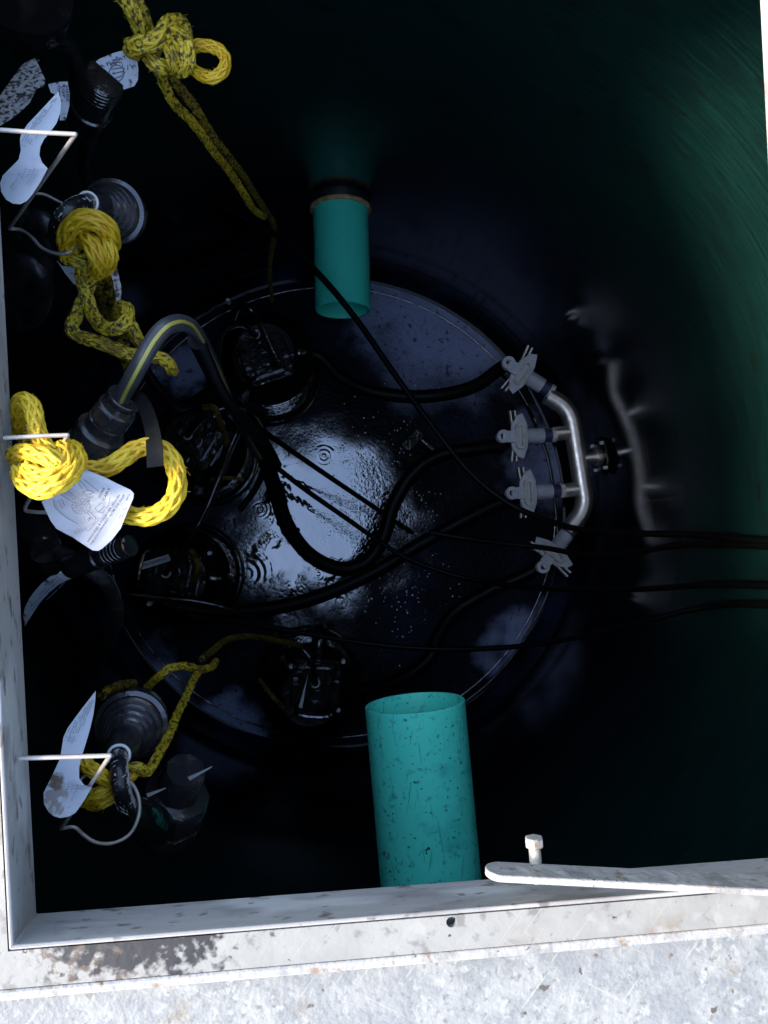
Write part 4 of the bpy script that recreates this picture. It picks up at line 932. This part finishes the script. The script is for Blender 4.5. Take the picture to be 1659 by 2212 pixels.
dl3.append([(cc[0]+20*math.cos(t), cc[1]+17*math.sin(t)) for t in [2*math.pi*i/24 for i in range(25)]])
for i in range(14):
    t = 2*math.pi*i/14; dl3.append([(cc[0]+(8+3*(i % 2))*math.cos(t), cc[1]+(7+3*(i % 2))*math.sin(t)), (cc[0]+19*math.cos(t+.2), cc[1]+16*math.sin(t+.2))])
dl3.append([(cc[0]-8, cc[1]+4), (cc[0]+9, cc[1]-5)])
for i in range(9):
    x, y = 132+i*4.2, 1062+i*2.8; dl3.append([(x-4, y+5), (x+4, y-6)])
dl3 += [[(130, 1068), (166, 1090)], [(140, 1056), (170, 1078)], [(115, 1078), (118, 1095), (130, 1108), (150, 1122), (168, 1132)], [(126, 1080), (135, 1098), (139, 1092), (132, 1078)],
        [(174, 1040), (192, 1060)], [(182, 1036), (214, 1062)], [(178, 1056), (170, 1044)]]
dl3.append([(190+12*math.cos(t), 1070+6*math.sin(t)-t*1.0) for t in [2*math.pi*i/16*1.4 for i in range(18)]])
dl3 += [[(168, 1076), (172, 1066), (180, 1062), (188, 1070), (184, 1080), (196, 1082)], [(205, 1098), (220, 1086), (226, 1094), (212, 1106), (205, 1098)], [(212, 1106), (222, 1108), (234, 1090), (238, 1074)],
        [(192, 1104), (206, 1118)], [(188, 1108), (202, 1122)], [(206, 1118), (204, 1134), (196, 1142), (190, 1148), (184, 1142)], [(180, 1116), (184, 1124)]]
ink_lines(t3_, d3, dl3, 1.5, INKG)
small_print(t3_, d3, (258, 1118), (.42, -.9), (5, 2), [(0, 26)], 1.3, 4)
# soiled tags at the top left
d4 = lambda x, y: .93+.0004*(200-y)
T4 = [(-20, 262), (-20, 226), (0, 206), (24, 172), (49, 138), (62, 130), (76, 126), (88, 150), (98, 173), (95, 187), (80, 191), (72, 206), (65, 221), (50, 236), (33, 251), (14, 264), (0, 272)]
t4 = plate_tag('hook_tag', 'brown-speckled pale tag hanging at the left edge near the top', T4, d4, TAGD)
ink_lines(t4, d4, [[(60+i*3.2, 140+i*5.2), (80+i*1.6, 132+i*5.4)] for i in range(9)], 1.6, TAGW, 'fold')
d5 = lambda x, y: .96+.0003*(y-200)
t5 = plate_tag('hook_tag', 'narrow dark-stained tag with large letters behind the clean hourglass tag', [(104, 182), (125, 177), (146, 176), (150, 202), (150, 228), (142, 260), (129, 260), (131, 232), (128, 208), (110, 200)], d5, TAGG)
ink_text(t5, d5, [('THIS', (124, 183), (0.05, 1), 8, 26), ('TOP', (134, 182), (0.05, 1), 8, 30), ('HERE', (142, 184), (0.05, 1), 8, 36)], INK)
d6 = lambda x, y: 1.0+.0003*(y-150)
t6 = plate_tag('hook_tag', 'torn white float tag between the top knot and the black ridged cap', [(176, 160), (196, 142), (215, 127), (246, 114), (277, 106), (287, 112), (296, 127), (299, 150), (298, 173), (290, 186), (272, 192), (252, 199), (247, 184), (238, 178), (225, 169), (214, 158), (202, 153), (190, 158), (179, 168)], d6, TAGG)
ink_text(t6, d6, [('A FLOAT', (217, 148), (.93, -.37), 10, 62)], INK)
dd = [[(252+16*math.cos(t), 158+16*math.sin(t)*1.1) for t in [2*math.pi*i/20 for i in range(21)]], [(238, 142), (246, 136), (262, 134), (266, 146)], [(240, 150), (264, 146)], [(242, 160), (266, 154)], [(246, 170), (264, 164)], [(276, 140), (276, 152)], [(280, 138), (288, 150)], [(284, 146), (290, 142)]]
ink_lines(t6, d6, dd, 1.6, INK)
d7 = lambda x, y: 1.0+.0003*(y-560)
plate_tag('hook_tag', 'black-speckled narrow tag hanging behind the strands of the fat knot', [(236, 545), (247, 553), (253, 580), (262, 618), (262, 634), (260, 648), (254, 657), (248, 634), (245, 610), (238, 585), (232, 566)], d7, TAGD)
d8 = lambda x, y: 1.0+.0004*abs(x-120)
t8 = plate_tag('hook_tag', 'long grey printed strip tag curling down at the left frame edge', [(172, 1216), (177, 1227), (173, 1238), (165, 1246), (141, 1255), (122, 1266), (104, 1281), (82, 1308), (64, 1336), (54, 1352), (50, 1330), (54, 1312), (64, 1292), (74, 1278), (90, 1260), (109, 1245), (125, 1240), (138, 1226), (150, 1218)], d8, TAGG)
small_print(t8, d8, (132, 1248), (-.72, .69), (4, 5), [(-1, 60), (0, 90), (1, 92), (2, 60)], 1.5, 8, .9)
d9 = lambda x, y: 1.06+.0003*(y-560)
plate_tag('hook_tag', 'small curled dark silvery tag below the fat yellow knot', [(122, 562), (134, 574), (150, 576), (164, 566), (175, 560), (174, 600), (172, 622), (158, 612), (140, 590)], d9, TAGG)
for o in bpy.data.objects:
    if '_o' in o: del o['_o']
